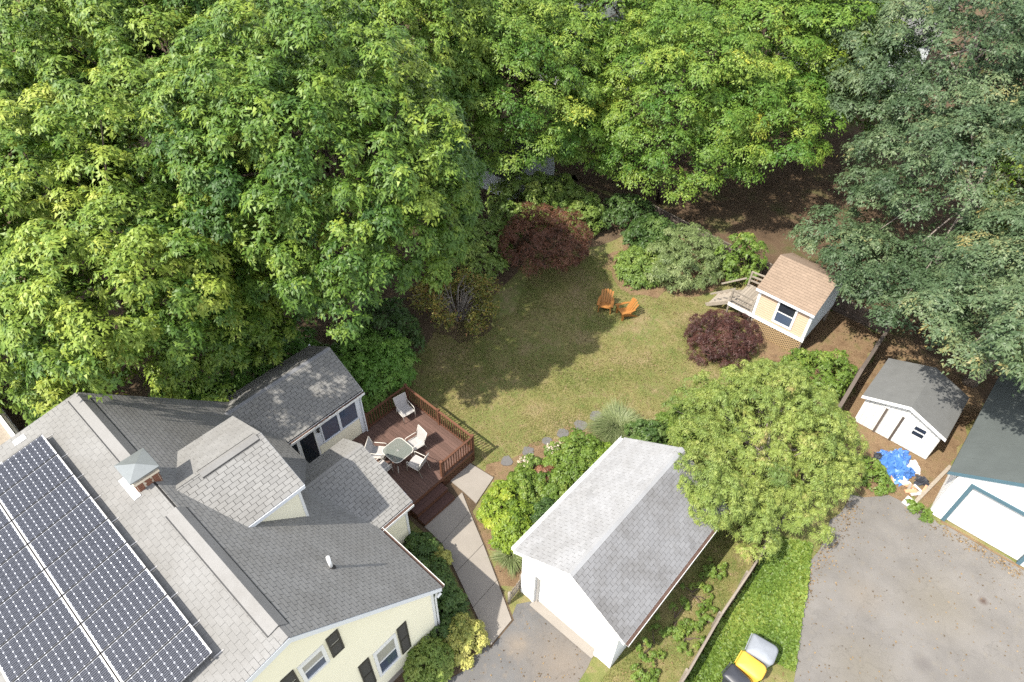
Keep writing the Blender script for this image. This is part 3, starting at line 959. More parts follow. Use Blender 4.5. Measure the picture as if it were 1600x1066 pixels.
# gable windows with shutters
for (v0, v1, z0, z1, sv) in ((1.36, 2.16, 5.03, 6.08, ((0.88, 1.27), (2.27, 2.66))), (3.34, 4.22, 1.26, 3.06, ((2.80, 3.20), (4.30, 4.68)))):
    window_u(house, HB, -8.183, v0, v1, z0, z1, 0.10, True, 0.055, ('glass_blue', 'curtain'))
    for a, b in sv:
        mb = MB(HB)
        zz0, zz1 = z0 - 0.06, z1 + 0.1
        mb.box(-8.183, -8.15, a, a + 0.05, zz0, zz1)
        mb.box(-8.183, -8.15, b - 0.05, b, zz0, zz1)
        for zc in (zz0 + 0.03, (zz0 + zz1) / 2, zz1 - 0.03):
            mb.box(-8.183, -8.151, a + 0.05, b - 0.05, zc - 0.03, zc + 0.03)
        z = zz0 + 0.07
        while z < zz1 - 0.08:
            if abs(z - (zz0 + zz1) / 2) > 0.05:
                mb.prism([(-8.183, a + 0.05, z + 0.035), (-8.160, a + 0.05, z), (-8.163, a + 0.05, z - 0.008), (-8.183, a + 0.05, z + 0.02)], (0, b - a - 0.1, 0))
            z += 0.045
        mb.build('shutter', 'shutter', house)
# dormer walls
mb = MB(HB)
siding(mb, (DR + DE - 0.15, 2.2, 0), (0, 1, 0), (1, 0, 0), [(0.25, 6.9), (2.24, 4.6), (2.24, DEZ - 0.1), (0.25, DEZ - 0.1)][1:] + [(0.25, DEZ - 0.1)][:0])
mb.box(DR - DE + 0.15, DR + DE - 0.16, 4.26, 4.42, 4.4, DEZ - 0.05)
mb.prism([(DR - DE + 0.15, 4.3, DEZ - 0.06), (DR + DE - 0.16, 4.3, DEZ - 0.06), (DR, 4.3, DZ - 0.2)], (0, 0.12, 0))
mb.box(DR - DE + 0.15, DR + DE - 0.16, 2.3, 4.26, 5.9, DEZ - 0.14)
mb.build('dormer_wall', 'cream', house)
mb = MB(HB)
mb.box(DR + DE - 0.16, DR + DE - 0.125, 4.36, 4.45, 4.6, DEZ - 0.1)
mb.build('corner_board', 'white', house)
# entry wing walls
mb = MB(HB)
siding(mb, (-11.3, 5.8, 0), (0, 1, 0), (1, 0, 0), rect(0, 1.62, 0.3, 3.26))
siding(mb, (-14.7, 7.42, 0), (1, 0, 0), (0, 1, 0), rect(0, 3.4, 0.3, 3.3))
mb.box(-14.7, -11.31, 5.8, 7.41, 0, 3.3)
mb.prism([(-14.7, 7.3, 3.3), (-11.3, 7.3, 3.3), (-13.7, 7.3, 4.1)], (0, 0.1, 0))
mb.build('entry_wall', 'cream', house)
mb = MB(HB)
mb.box(-11.3, -11.265, 7.35, 7.45, 0.1, 3.2)
mb.build('corner_board', 'white', house)
# sunroom walls
SU = -16.62
mb = MB(HB)
siding(mb, (SU, 5.8, 0), (0, 1, 0), (1, 0, 0), rect(1.62, 3.8, 0.3, 1.74))
mb.box(-20.0, SU - 0.002, 5.0, 9.58, 0, 1.70)
mb.build('sunroom_wall', 'cream', house)
mb = MB(HB)
mb.box(-20.0, SU - 0.004, 5.0, 9.56, 1.70, 3.2)
mb.box(SU - 0.003, SU + 0.03, 6.0, 9.6, 3.0, 3.2)
mb.box(SU - 0.003, SU + 0.03, 7.36, 7.62, 1.74, 3.0)
mb.box(SU - 0.003, SU + 0.045, 9.42, 9.62, 0.3, 3.0)
mb.prism([(-20.0, 9.5, 3.2), (SU, 9.5, 3.2), (-18.4, 9.5, 4.2)], (0, 0.08, 0))
mb.build('sunroom_frame', 'bluewhite', house)
for a, b in ((7.62, 8.5), (8.5, 9.42)):
    window_u(house, HB, SU, a, b, 1.74, 3.0, 0.06, False, 0.06, ('glass_blue', 'glass'), 'bluewhite')
for a, b in ((6.0, 6.6), (6.6, 7.38)):
    window_u(house, HB, SU, a, b, 0.74, 2.98, 0.07, False, 0.05, ('glass', 'glass'), 'white', 'sliding_door')
mb = MB(HB)
mb.box(SU + 0.03, SU + 0.13, 7.46, 7.54, 2.62, 2.86)
mb.prism([(SU + 0.03, 7.44, 2.86), (SU + 0.16, 7.44, 2.86), (SU + 0.03, 7.44, 2.93)], (0, 0.12, 0))
mb.build('wall_lantern', 'black', house)
mb = MB(HB)
mb.tube([(-16.46, 9.7, 3.1), (-16.52, 9.62, 2.8), (-16.5, 9.62, 0.75)], 0.035, 6)
mb.tube([(-20.16, 9.86, 3.3), (-20.2, 9.86, 2.6)], 0.05, 6)
mb.build('downspout', 'bluewhite', house)
mb = MB(HB)
mb.tube([(-8.06, EV - 0.05, EZ - 0.3), (-8.06, EV - 0.22, EZ - 0.35)], 0.05, 6)
mb.build('eave_lamp', 'white', house)
# chimney with cap
CH = MB(HB)
cx0, cx1, cy0, cy1 = -15.15, -14.45, 1.08, 1.72
CH.box(cx0 + 0.012, cx1 - 0.012, cy0 + 0.012, cy1 - 0.012, 7.0, 8.27)
ch = CH.build('chimney', 'mortar', house)
proto = {}
for L in (0.205, 0.16):
    b_ = MB()
    b_.box(-L / 2, L / 2, -0.05, 0.05, -0.030, 0.030)
    me = b_.mesh('brick')
    me.materials.append(M['brick'])
    proto[L] = me
z = 7.68
row = 0
while z < 8.20:
    for (ax, fix, lo, hi) in (('x', cy0, cx0, cx1), ('x', cy1, cx0, cx1), ('y', cx0, cy0, cy1), ('y', cx1, cy0, cy1)):
        k = 3
        L = (hi - lo) / k
        for i in range(k):
            o = bpy.data.objects.new('brick', proto[0.205 if ax == 'x' else 0.16])
            COL.objects.link(o)
            o.parent = ch
            c = lo + (i + 0.5) * L + (0.03 if row % 2 and i == 1 else 0)
            s = 1 if fix in (cy1, cx1) else -1
            j = random.uniform(-0.004, 0.004) - 0.035
            p = (c, fix + s * j, z) if ax == 'x' else (fix + s * j, c, z)
            o.location = tuple(np.array(p) - np.array(HB))
            if ax == 'y': o.rotation_euler = (0, 0, math.pi / 2)
    z += 0.074
    row += 1
mb = MB(HB)
mb.box(cx0 - 0.05, cx1 + 0.05, cy0 - 0.05, cy1 + 0.05, 8.21, 8.29)
mb.build('chimney_crown', 'mortar', ch)
mb = MB(HB)
for x, y in ((cx0 + 0.06, cy0 + 0.06), (cx1 - 0.06, cy0 + 0.06), (cx0 + 0.06, cy1 - 0.06), (cx1 - 0.06, cy1 - 0.06)):
    mb.box(x - 0.02, x + 0.02, y - 0.02, y + 0.02, 8.29, 8.44)
mb.build('cap_leg', 'flash', ch)
mb = MB(HB)
a0, a1, b0, b1 = cx0 - 0.13, cx1 + 0.08, cy0 - 0.1, cy1 + 0.1
mb.add([(a0, b0, 8.44), (a1, b0, 8.44), (a1, b1, 8.44), (a0, b1, 8.44), ((a0 + a1) / 2, (b0 + b1) / 2, 8.54), (a0, b0, 8.40), (a1, b0, 8.40), (a1, b1, 8.40), (a0, b1, 8.40)],
       [(0, 1, 4), (1, 2, 4), (2, 3, 4), (3, 0, 4), (0, 5, 6, 1), (1, 6, 7, 2), (2, 7, 8, 3), (3, 8, 5, 0), (5, 8, 7, 6)])
mb.build('chimney_cap', 'flash', ch)
mb = MB(HB)
mb.prism([(cx0 - 0.1, 0.86, RZ - SL * (RV - 0.86) + 0.02), (cx1 + 0.12, 0.86, RZ - SL * (RV - 0.86) + 0.02), (cx1 + 0.12, 1.07, RZ - SL * (RV - 1.07) + 0.02), (cx0 - 0.1, 1.07, RZ - SL * (RV - 1.07) + 0.02)], (0, 0, 0.02))
mb.build('flashing', 'patch', ch)
# vent pipe
mb = MB(HB)
vz = EZ + (EV - 3.7) * SR
mb.tube([(-9.9, 3.7, vz - 0.1), (-9.9, 3.7, vz + 0.62)], 0.055, 10)
vp = mb.build('vent_pipe', 'pipe', house, True)
mb = MB(HB)
mb.tube([(-9.9, 3.7, vz - 0.04), (-9.9, 3.7, vz + 0.10)], [0.13, 0.065], 10)
mb.build('pipe_collar', 'underlay', vp)
# mounting brackets painted white on the low slope
for (u, v) in ((-19.0, -0.42), (-18.55, -1.25)):
    mb = MB(HB)
    z = RZ - SL * (RV - v) + 0.018
    mb.prism([(u - 0.11, v - 0.17, z - 0.17 * SL), (u + 0.11, v - 0.17, z - 0.17 * SL), (u + 0.13, v + 0.17, z + 0.17 * SL), (u - 0.11, v + 0.17, z + 0.17 * SL)], (0, 0, 0.015))
    mb.build('flashing', 'patch', house)

# ------------------------------------------------------------------ solar panels
PW, PL = 1.02, 1.77
aS = np.array([1.0, 0, 0])
bS = -bL
nS = np.cross(aS, bL)
def solar_proto():
    t = thing('solar_panel', '', 'solar panel')
    mb = MB()
    mb.box(0, PW, -PL, 0, 0.008, 0.03)
    mb.build('backsheet', 'backsheet', t)
    for k in range(2):
        mb = MB()
        x = 0 if k == 0 else PW - 0.016
        mb.box(x, x + 0.016, -PL, 0, 0.0, 0.042)
        mb.build('side_frame', 'black', t)
    for k in range(2):
        mb = MB()
        y = -0.018 if k == 0 else -PL
        mb.box(0.016, PW - 0.016, y, y + 0.018, 0.0, 0.043)
        mb.build('end_frame', 'alu', t)
    mb, mg = MB(), MB()
    nx, ny = 6, 10
    cw, chh = (PW - 0.05) / nx, (PL - 0.085) / ny
    for i in range(nx):
        for j in range(ny):
            x0, y0 = 0.025 + i * cw + 0.0022, -0.043 - (j + 1) * chh + 0.0022
            x1, y1 = x0 + cw - 0.0044, y0 + chh - 0.0044
            k = 0.021
            mb.add([(x0 + k, y0, 0.0325), (x1 - k, y0, 0.0325), (x1, y0 + k, 0.0325), (x1, y1 - k, 0.0325), (x1 - k, y1, 0.0325), (x0 + k, y1, 0.0325), (x0, y1 - k, 0.0325), (x0, y0 + k, 0.0325)], [tuple(range(8))])
            for q in (1 / 3, 2 / 3):
                xm = x0 + (x1 - x0) * q
                mg.add([(xm - 0.003, y0, 0.034), (xm + 0.003, y0, 0.034), (xm + 0.003, y1, 0.034), (xm - 0.003, y1, 0.034)], [(0, 1, 2, 3)])
    o = mb.build('cell_grid', 'cell', t)
    o['kind'] = 'stuff'
    mg.build('busbar_lines', 'busbar', o)['kind'] = 'stuff'
    return t
sp = solar_proto()
rot = Matrix(((1, bL[0], nS[0]), (0, bL[1], nS[1]), (0, bL[2], nS[2]))).to_euler()
first = True
ords = ['first', 'second', 'third', 'fourth', 'fifth', 'sixth', 'seventh', 'eighth', 'ninth']
for colm in range(2):
    for r in range(9):
        v = 0.13 - colm * (PL + 0.03) * bL[1]
        u = -18.34 + r * (PW + 0.014)
        z = RZ - SL * (RV - v) + 0.24
        lab = '%s solar panel from the far end in the %s row' % (ords[r], 'ridge-side' if colm == 0 else 'eave-side')
        if first:
            o = sp
            first = False
            o['label'] = lab
            o['group'] = 'solar panels on the low roof slope'
        else:
            o = copy_thing(sp, (0, 0, 0), 0, lab)
        o.location = (u, v, z)
        o.rotation_euler = rot
# mounting rails under the array
t = thing('mounting_rail', 'black rail with clamps carrying the solar array along its ridge-side edge', 'rail', (-18.4, 0.15, 7.6))
mb = MB((-18.4, 0.15, 7.6))
for v in (0.02, -1.5, -1.95, -3.3):
    z = RZ - SL * (RV - v)
    mb.box(-18.4, -9.0, v - 0.02, v + 0.02, z + 0.17, z + 0.225)
mb.build('rail', 'black', t)
for r in range(10):
    mb = MB((-18.4, 0.15, 7.6))
    u = -18.35 + r * (PW + 0.014)
    z = RZ - SL * (RV - 0.2)
    mb.box(u - 0.014, u + 0.014, 0.0, 0.34, z + 0.018, z + 0.05)
    mb.box(u - 0.02, u + 0.02, 0.0, 0.04, z + 0.05, z + 0.19)
    mb.build('clamp', 'alu', t)

# ------------------------------------------------------------------ deck
DB = (-14.5, 10.0, 0)
deck = thing('deck', 'red-brown stained wooden deck with railings behind the sunroom', 'deck', DB)
DU0, DU1, DV1_ = -16.6, -12.45, 12.02
FZ = 0.70
v = 7.46
bw = 0.138
k = 0
while v < DV1_ - 0.05:
    u0 = DU0
    mb = MB(DB)
    mb.box(u0 + random.uniform(0, 0.004), DU1 + 0.03 + random.uniform(-0.004, 0.004), v, v + bw - 0.009, FZ - 0.03, FZ + random.uniform(-0.0015, 0.0015))
    mb.build('deck_board', 'deck', deck)
    v += bw
    k += 1
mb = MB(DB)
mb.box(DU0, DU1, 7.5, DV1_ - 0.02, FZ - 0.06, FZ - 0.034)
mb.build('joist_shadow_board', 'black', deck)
mb = MB(DB)
mb.box(DU1, DU1 + 0.035, 7.5, DV1_, FZ - 0.22, FZ - 0.031)
mb.box(DU0 + 0.3, DU1, DV1_, DV1_ + 0.035, FZ - 0.22, FZ - 0.031)
mb.box(DU0 - 0.035, DU0, 9.7, DV1_, FZ - 0.22, FZ - 0.031)
mb.build('rim_board', 'deck_rail', deck)
def railing(p, q):
    p, q = np.array(p, float), np.array(q, float)
    L = np.linalg.norm(q - p)
    d = (q - p) / L
    up = np.array([0, 0, 1.0])
    mb = MB(DB)
    mb.beam(p + up * 0.92, q + up * 0.92, 0.09, 0.036)
    mb.build('top_rail', 'deck_rail', deck)
    mb = MB(DB)
    mb.beam(p + up * 0.10, q + up * 0.10, 0.05, 0.06)
    mb.build('bottom_rail', 'deck_rail', deck)
    n = int(L / 0.135)
    for i in range(1, n):
        c = p + d * L * i / n
        mb = MB(DB)
        mb.beam(c + up * 0.03, c + up * 0.90, 0.036, 0.036, d)
        mb.build('baluster', 'deck_rail', deck)
def post(p, h=1.0, z0=-0.7):
    mb = MB(DB)
    mb.box(p[0] - 0.05, p[0] + 0.05, p[1] - 0.05, p[1] + 0.05, FZ + z0, FZ + h)
    mb.box(p[0] - 0.06, p[0] + 0.06, p[1] - 0.06, p[1] + 0.06, FZ + h, FZ + h + 0.03)
    mb.build('rail_post', 'deck_rail', deck)
cA, cB, cC, cD = (-16.58, 9.72), (-16.58, 11.98), (-12.47, 11.98), (-12.47, 10.2)
railing((*cA, FZ), (*cB, FZ))
railing((*cB, FZ), (*cC, FZ))
railing((*cC, FZ), (*cD, FZ))
for p in (cA, cB, cC, cD, (-14.5, 11.98)):
    post(p)
post((-12.47, 8.3), 0.35)
# lattice skirt under the front edge, steps
def lattice(parent, off, O, d, L, z0, z1, mat, w=0.036, sp_=0.13, nrm=(1, 0, 0), name='lattice_strip'):
    O, d, nrm = np.array(O, float), np.array(d, float), np.array(nrm, float)
    up = np.array([0, 0, 1.0])
    H = z1 - z0
    for s in (1, -1):
        x = -H
        while x < L:
            a, b = (x, z0), (x + H, z1)
            if s < 0: a, b = (x, z1), (x + H, z0)
            t0, t1 = max(0, -x / H), min(1, (L - x) / H)
            if t1 - t0 > 0.05:
                A = (a[0] + (b[0] - a[0]) * t0, a[1] + (b[1] - a[1]) * t0)
                B = (a[0] + (b[0] - a[0]) * t1, a[1] + (b[1] - a[1]) * t1)
                mb = MB(off)
                o_ = nrm * (0.006 if s > 0 else 0.014)
                mb.beam(O + d * A[0] + up * A[1] + o_, O + d * B[0] + up * B[1] + o_, w, 0.008, nrm)
                mb.build(name, mat, parent)
            x += sp_ * 1.0
lattice(deck, DB, (DU1 + 0.04, 10.2, 0), (0, 1, 0), 1.8, 0.02, FZ - 0.23, 'deck_rail', 0.03, 0.12)
for (u, z) in ((DU1 + 0.04, 0.47), (DU1 + 0.44, 0.24)):
    for j in range(2):
        mb = MB(DB)
        mb.box(u + j * 0.20, u + j * 0.20 + 0.193, 8.38, 10.06, z - 0.04, z)
        mb.build('step_tread', 'deck_dark', deck)
    mb = MB(DB)
    mb.box(u + 0.37, u + 0.395, 8.4, 10.04, 0.01, z - 0.041)
    mb.build('step_riser', 'deck_rail', deck)
for vv in (8.36, 10.06):
    mb = MB(DB)
    mb.prism([(DU1 + 0.036, vv, 0.02), (DU1 + 0.80, vv, 0.02), (DU1 + 0.80, vv, 0.18), (DU1 + 0.40, vv, 0.19), (DU1 + 0.40, vv, 0.42), (DU1 + 0.036, vv, 0.43)], (0, 0.018, 0))
    mb.build('step_stringer', 'deck_rail', deck)

# ------------------------------------------------------------------ patio furniture
def patio_chair():
    t = thing('patio_chair', '', 'chair')
    fr = MB()
    r = 0.014
    for s in (-1, 1):
        x = s * 0.26
        fr.tube([(x, -0.30, 0.0), (x, -0.28, 0.62), (x, -0.22, 0.65), (x, 0.16, 0.64), (x, 0.24, 0.60)], r, 6)
        fr.tube([(x, 0.34, 0.0), (x, 0.20, 0.40), (x, 0.26, 0.66), (x, 0.36, 0.98)], r, 6)
        fr.tube([(x, -0.27, 0.42), (x, 0.20, 0.38)], r, 6)
    for (y, z) in ((-0.27, 0.42), (0.20, 0.38), (0.36, 0.98)):
        fr.tube([(-0.26, y, z), (0.26, y, z)], r, 6)
    fr.build('frame', 'tube', t, True)
    mb = MB()
    n = 5
    pr = [(-0.26, 0.425), (-0.10, 0.40), (0.06, 0.385), (0.20, 0.385)]
    mb.prism([(-0.24, y, z) for y, z in pr] + [(-0.24, y, z + 0.008) for y, z in reversed(pr)], (0.48, 0, 0))
    mb.build('seat', 'sling', t)
    mb = MB()
    pr = [(0.205, 0.40), (0.255, 0.60), (0.30, 0.78), (0.36, 0.97)]
    mb.prism([(-0.24, y, z) for y, z in pr] + [(-0.24, y + 0.008, z) for y, z in reversed(pr)], (0.48, 0, 0))
    mb.build('backrest', 'sling', t)
    return t
pc = patio_chair()
tc = np.array([-14.35, 9.55])
spots = [((-15.05, 9.05), 'patio chair nearest the sunroom wall, on the far-left side of the glass table'),
         ((-14.25, 10.42), 'patio chair on the lawn-railing side of the glass table'),
         ((-13.45, 9.78), 'patio chair on the step side of the glass table, its seat in bright sun'),
         ((-14.35, 8.62), 'patio chair half hidden behind the eave of the entry roof'),
         ]
for i, (p, lab) in enumerate(spots):
    d = tc - np.array(p)
    rz = math.atan2(d[1], d[0]) + math.pi / 2
    if i == 0:
        pc.location = (p[0], p[1], FZ)
        pc.rotation_euler = (0, 0, rz)
        pc['label'] = lab
        pc['group'] = 'sling patio chairs on the deck'
    else:
        copy_thing(pc, (p[0], p[1], FZ), rz, lab)
copy_thing(pc, (-15.9, 11.3, FZ), math.radians(80), 'patio chair standing alone in the far corner of the deck railing')
tb = thing('patio_table', 'square glass patio table with rounded corners among four chairs', 'table', (tc[0], tc[1], FZ), 0)
def rrect(w, r, n=5):
    out = []
    for cx_, cy_, a0 in ((w - r, w - r, 0), (-w + r, w - r, 90), (-w + r, -w + r, 180), (w - r, -w + r, 270)):
        for k in range(n + 1):
            a = math.radians(a0 + 90 * k / n)
            out.append((cx_ + r * math.cos(a), cy_ + r * math.sin(a)))
    return out
mb = MB()
mb.prism([(x, y, 0.70) for x, y in rrect(0.50, 0.22)], (0, 0, 0.008))
mb.build('tabletop', 'tableglass', tb)
mb = MB()
q = rrect(0.505, 0.22)
mb.tube([(x, y, 0.70) for x, y in q] + [(q[0][0], q[0][1], 0.70)], 0.018, 6)
mb.build('rim', 'tube', tb, True)
for sx in (-1, 1):
    for sy in (-1, 1):
        mb = MB()
        mb.tube([(sx * 0.42, sy * 0.42, 0.69), (sx * 0.37, sy * 0.37, 0.3), (sx * 0.46, sy * 0.46, 0.0)], 0.016, 6)
        mb.build('leg', 'tube', tb, True)
mb = MB()
mb.tube([(0, 0, 0.705), (0, 0, 0.75)], [0.06, 0.03], 8)
mb.build('umbrella_ring', 'alu', tb)

def adirondack():
    t = thing('lawn_chair', '', 'chair')
    for k in range(5):                      # fanned back slats
        x = (k - 2) * 0.105
        mb = MB()
        h = 0.86 - 0.035 * abs(k - 2) ** 1.6
        mb.prism([(x - 0.048, 0.16, 0.28), (x + 0.048, 0.16, 0.28), (x * 1.25 + 0.052, 0.46, h + 0.04), (x * 1.25 + 0.03, 0.475, h + 0.07), (x * 1.25 - 0.03, 0.475, h + 0.07), (x * 1.25 - 0.052, 0.46, h + 0.04)], (0, 0.02, 0.008))
        mb.build('back_slat', 'orange', t)
    for k in range(5):
        mb = MB()
        y = -0.34 + k * 0.11
        z = 0.37 - k * 0.025
        mb.box(-0.27, 0.27, y, y + 0.10, z - 0.02, z)
        mb.build('seat_slat', 'orange', t)
    for s in (-1, 1):
        mb = MB()
        mb.prism([(s * 0.27, -0.42, 0.53), (s * 0.41, -0.42, 0.53), (s * 0.40, 0.1, 0.53), (s * 0.34, 0.34, 0.53), (s * 0.27, 0.34, 0.53)], (0, 0, 0.024))
        mb.build('armrest', 'orange', t)
        mb = MB()
        mb.box(s * 0.30 - 0.02, s * 0.30 + 0.02, -0.36, -0.26, 0, 0.53)
        mb.build('leg', 'orange', t)
        mb = MB()
        mb.prism([(s * 0.27 - 0.012, -0.38, 0.36), (s * 0.27 - 0.012, 0.20, 0.24), (s * 0.27 - 0.012, 0.62, 0.0), (s * 0.27 - 0.012, 0.50, 0.0), (s * 0.27 - 0.012, 0.12, 0.16), (s * 0.27 - 0.012, -0.38, 0.28)], (0.024, 0, 0))
        mb.build('leg', 'orange', t)
    return t
ad = adirondack()
ad.location = (-14.1, 23.7, 0)
ad.rotation_euler = (0, 0, math.atan2(-0.86, 0.46) + math.pi / 2)
ad['label'] = 'orange lawn armchair in tree shade, facing the camera, on the grass'
ad['group'] = 'orange lawn armchairs on the grass'
copy_thing(ad, (-13.0, 24.0, 0), math.atan2(-0.95, -0.5) + math.pi / 2, 'orange lawn armchair turned away in full sun, with its dark shadow beside it')

for o in list(bpy.data.objects):
    if o.name.startswith('patio_chair'): o.scale = (1.12, 1.12, 1.06)
    if o.name.startswith('lawn_chair'): o.scale = (1.06, 1.06, 1.04)

# ------------------------------------------------------------------ white garage
GB = (-5.1, 12.0, 0)
gar = thing('garage', 'small white gabled garage with pale grey shingle roof', 'garage', GB)
GU0, GU1, GV0, GV1 = -7.05, -3.05, 8.98, 15.36
GE0, GE1, GEZ, GR, GRZ = -7.45, -2.80, 2.65, -5.12, 4.10
grp = [(GE0, GEZ), (GR, GRZ), (GE1, GEZ), (GE1, GEZ - 0.1), (GR, GRZ - 0.12), (GE0, GEZ - 0.1)]
mb = MB(GB)
mb.prism([(u, 8.93, z) for u, z in grp], (0, 6.55, 0))
groof = mb.build('roof', 'underlay', gar)
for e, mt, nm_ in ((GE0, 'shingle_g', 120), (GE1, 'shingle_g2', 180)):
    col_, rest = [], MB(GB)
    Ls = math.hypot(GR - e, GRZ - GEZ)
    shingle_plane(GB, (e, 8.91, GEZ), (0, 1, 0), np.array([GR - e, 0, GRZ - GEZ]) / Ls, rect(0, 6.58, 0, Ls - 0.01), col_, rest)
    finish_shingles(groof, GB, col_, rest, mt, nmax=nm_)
def gcap(p, q, w, h, a, b, off, mat, parent):
    p, q = np.array(p, float), np.array(q, float)
    a, b = [np.array(x, float) / np.linalg.norm(x) for x in (a, b)]
    up = np.array([0, 0, 1.0])
    mb = MB(off)
    mb.prism([p + a * w + up * 0.016, p + up * h, p + b * w + up * 0.016, p + b * w + up * (0.016 + 0.012), p + up * (h + 0.014), p + a * w + up * (0.016 + 0.012)], q - p)
    mb.build('ridge_cap', mat, parent)
gcap((GR, 8.90, GRZ), (GR, 15.5, GRZ), 0.14, 0.022, (GR - GE0, 0, GRZ - GEZ) * np.array([-1, 1, -1]), (GE1 - GR, 0, GEZ - GRZ), GB, 'shingle_g', groof)
mb = MB(GB)
for e in (GE0, GE1):
    mb.prism([(GR, 8.90, GRZ - 0.01), (e, 8.90, GEZ - 0.01), (e, 8.90, GEZ - 0.16), (GR, 8.90, GRZ - 0.2)], (0, 0.028, 0))
mb.build('rake_board', 'white_bright', groof)
gutter((GE1 + 0.005, 8.95, GEZ - 0.02), (GE1 + 0.005, 15.48, GEZ - 0.02), (1, 0, 0), groof, GB)
gutter((GE0 - 0.005, 8.95, GEZ - 0.02), (GE0 - 0.005, 15.48, GEZ - 0.02), (-1, 0, 0), groof, GB, debris=False)
zt = lambda u: GRZ - 0.13 - abs(u - GR) * (GRZ - GEZ) / (GR - GE0)
# front wall in pieces round the door opening
J0, J1, JZ = -6.46, -3.72, 2.12
mb = MB(GB)
siding(mb, (GU0, GV0, 0), (1, 0, 0), (0, -1, 0), [(0, 0.02), (J0 - GU0, 0.02), (J0 - GU0, JZ), (0, JZ)])
siding(mb, (GU0, GV0, 0), (1, 0, 0), (0, -1, 0), [(J1 - GU0, 0.02), (GU1 - GU0, 0.02), (GU1 - GU0, JZ), (J1 - GU0, JZ)])
siding(mb, (GU0, GV0, 0), (1, 0, 0), (0, -1, 0), [(0, JZ), (GU1 - GU0, JZ), (GU1 - GU0, zt(GU1)), (GR - GU0, zt(GR)), (0, zt(GU0))])
siding(mb, (GU1, GV0, 0), (0, 1, 0), (1, 0, 0), rect(0, GV1 - GV0, 0.02, zt(GU1)))
siding(mb, (GU0, GV0, 0), (0, 1, 0), (-1, 0, 0), rect(0, GV1 - GV0, 0.02, zt(GU0)))
siding(mb, (GU0, GV1, 0), (1, 0, 0), (0, 1, 0), [(0, 0.02), (GU1 - GU0, 0.02), (GU1 - GU0, zt(GU1)), (GR - GU0, zt(GR)), (0, zt(GU0))])
mb.build('wall', 'white_bright', gar)
mb = MB(GB)
mb.box(J0 - 0.11, J0, GV0 - 0.045, GV0 + 0.2, 0.02, JZ + 0.1)
mb.box(J1, J1 + 0.11, GV0 - 0.045, GV0 + 0.2, 0.02, JZ + 0.1)
mb.box(J0, J1, GV0 - 0.047, GV0 + 0.2, JZ, JZ + 0.1)
mb.build('door_frame', 'white_bright', gar)
for k in range(5):
    mb = MB(GB)
    z0 = 0.05 + k * 0.414
    mb.box(J0, J1, GV0 + 0.14, GV0 + 0.18, z0, z0 + 0.406)
    for j in range(6):
        w = (J1 - J0 - 0.1) / 6
        x = J0 + 0.05 + j * w
        mb.box(x + 0.05, x + w - 0.05, GV0 + 0.128, GV0 + 0.14, z0 + 0.08, z0 + 0.33)
    mb.build('door_panel', 'door_white', gar)
mb = MB(GB)
mb.box(J0 + 0.005, J0 + 0.1, GV0 + 0.06, GV0 + 0.125, 0.05, JZ)
mb.build('door_track', 'alu', gar)
for u in (GU0, GU1):
    mb = MB(GB)
    s = -1 if u == GU0 else 1
    x0, x1 = sorted((u - s * 0.07, u + s * 0.025))
    mb.box(x0, x1, GV0 - 0.028, GV0 - 0.002, 0.02, zt(u))
    mb.build('corner_board', 'white_bright', gar)
mb = MB(GB)
mb.box(GU0 + 0.05, GU1 - 0.05, GV0 + 0.25, GV0 + 0.3, 0.0, 2.2)
mb.build('interior_back', 'black', gar)
# picket gate beside the garage
gt = thing('gate', 'short grey picket gate between posts at the garage corner', 'gate', (-7.2, 8.7, 0))
gp, gq = np.array([-7.10, 8.34, 0.0]), np.array([-7.16, 9.05, 0.0])
for p, h, r in ((gp, 0.85, 0.055), (gq, 1.05, 0.06)):
    mb = MB((-7.2, 8.7, 0))
    mb.tube([p, p + np.array([0, 0, h]), p + np.array([0, 0, h + 0.04])], [r, r, r * 0.6], 8)
    mb.build('gate_post', 'greywood', gt, True)
for k in range(5):
    c = gp + (gq - gp) * (k + 0.8) / 6
    mb = MB((-7.2, 8.7, 0))
    mb.beam(c + np.array([0, 0, 0.06]), c + np.array([0, 0, 0.80 + random.uniform(-0.03, 0.03)]), 0.07, 0.018, (1, 0, 0))
    mb.build('picket', 'greywood', gt)
for z in (0.25, 0.65):
    mb = MB((-7.2, 8.7, 0))
    mb.beam(gp + np.array([0.03, 0, z]), gq + np.array([0.03, 0, z]), 0.02, 0.06)
    mb.build('gate_rail', 'greywood', gt)

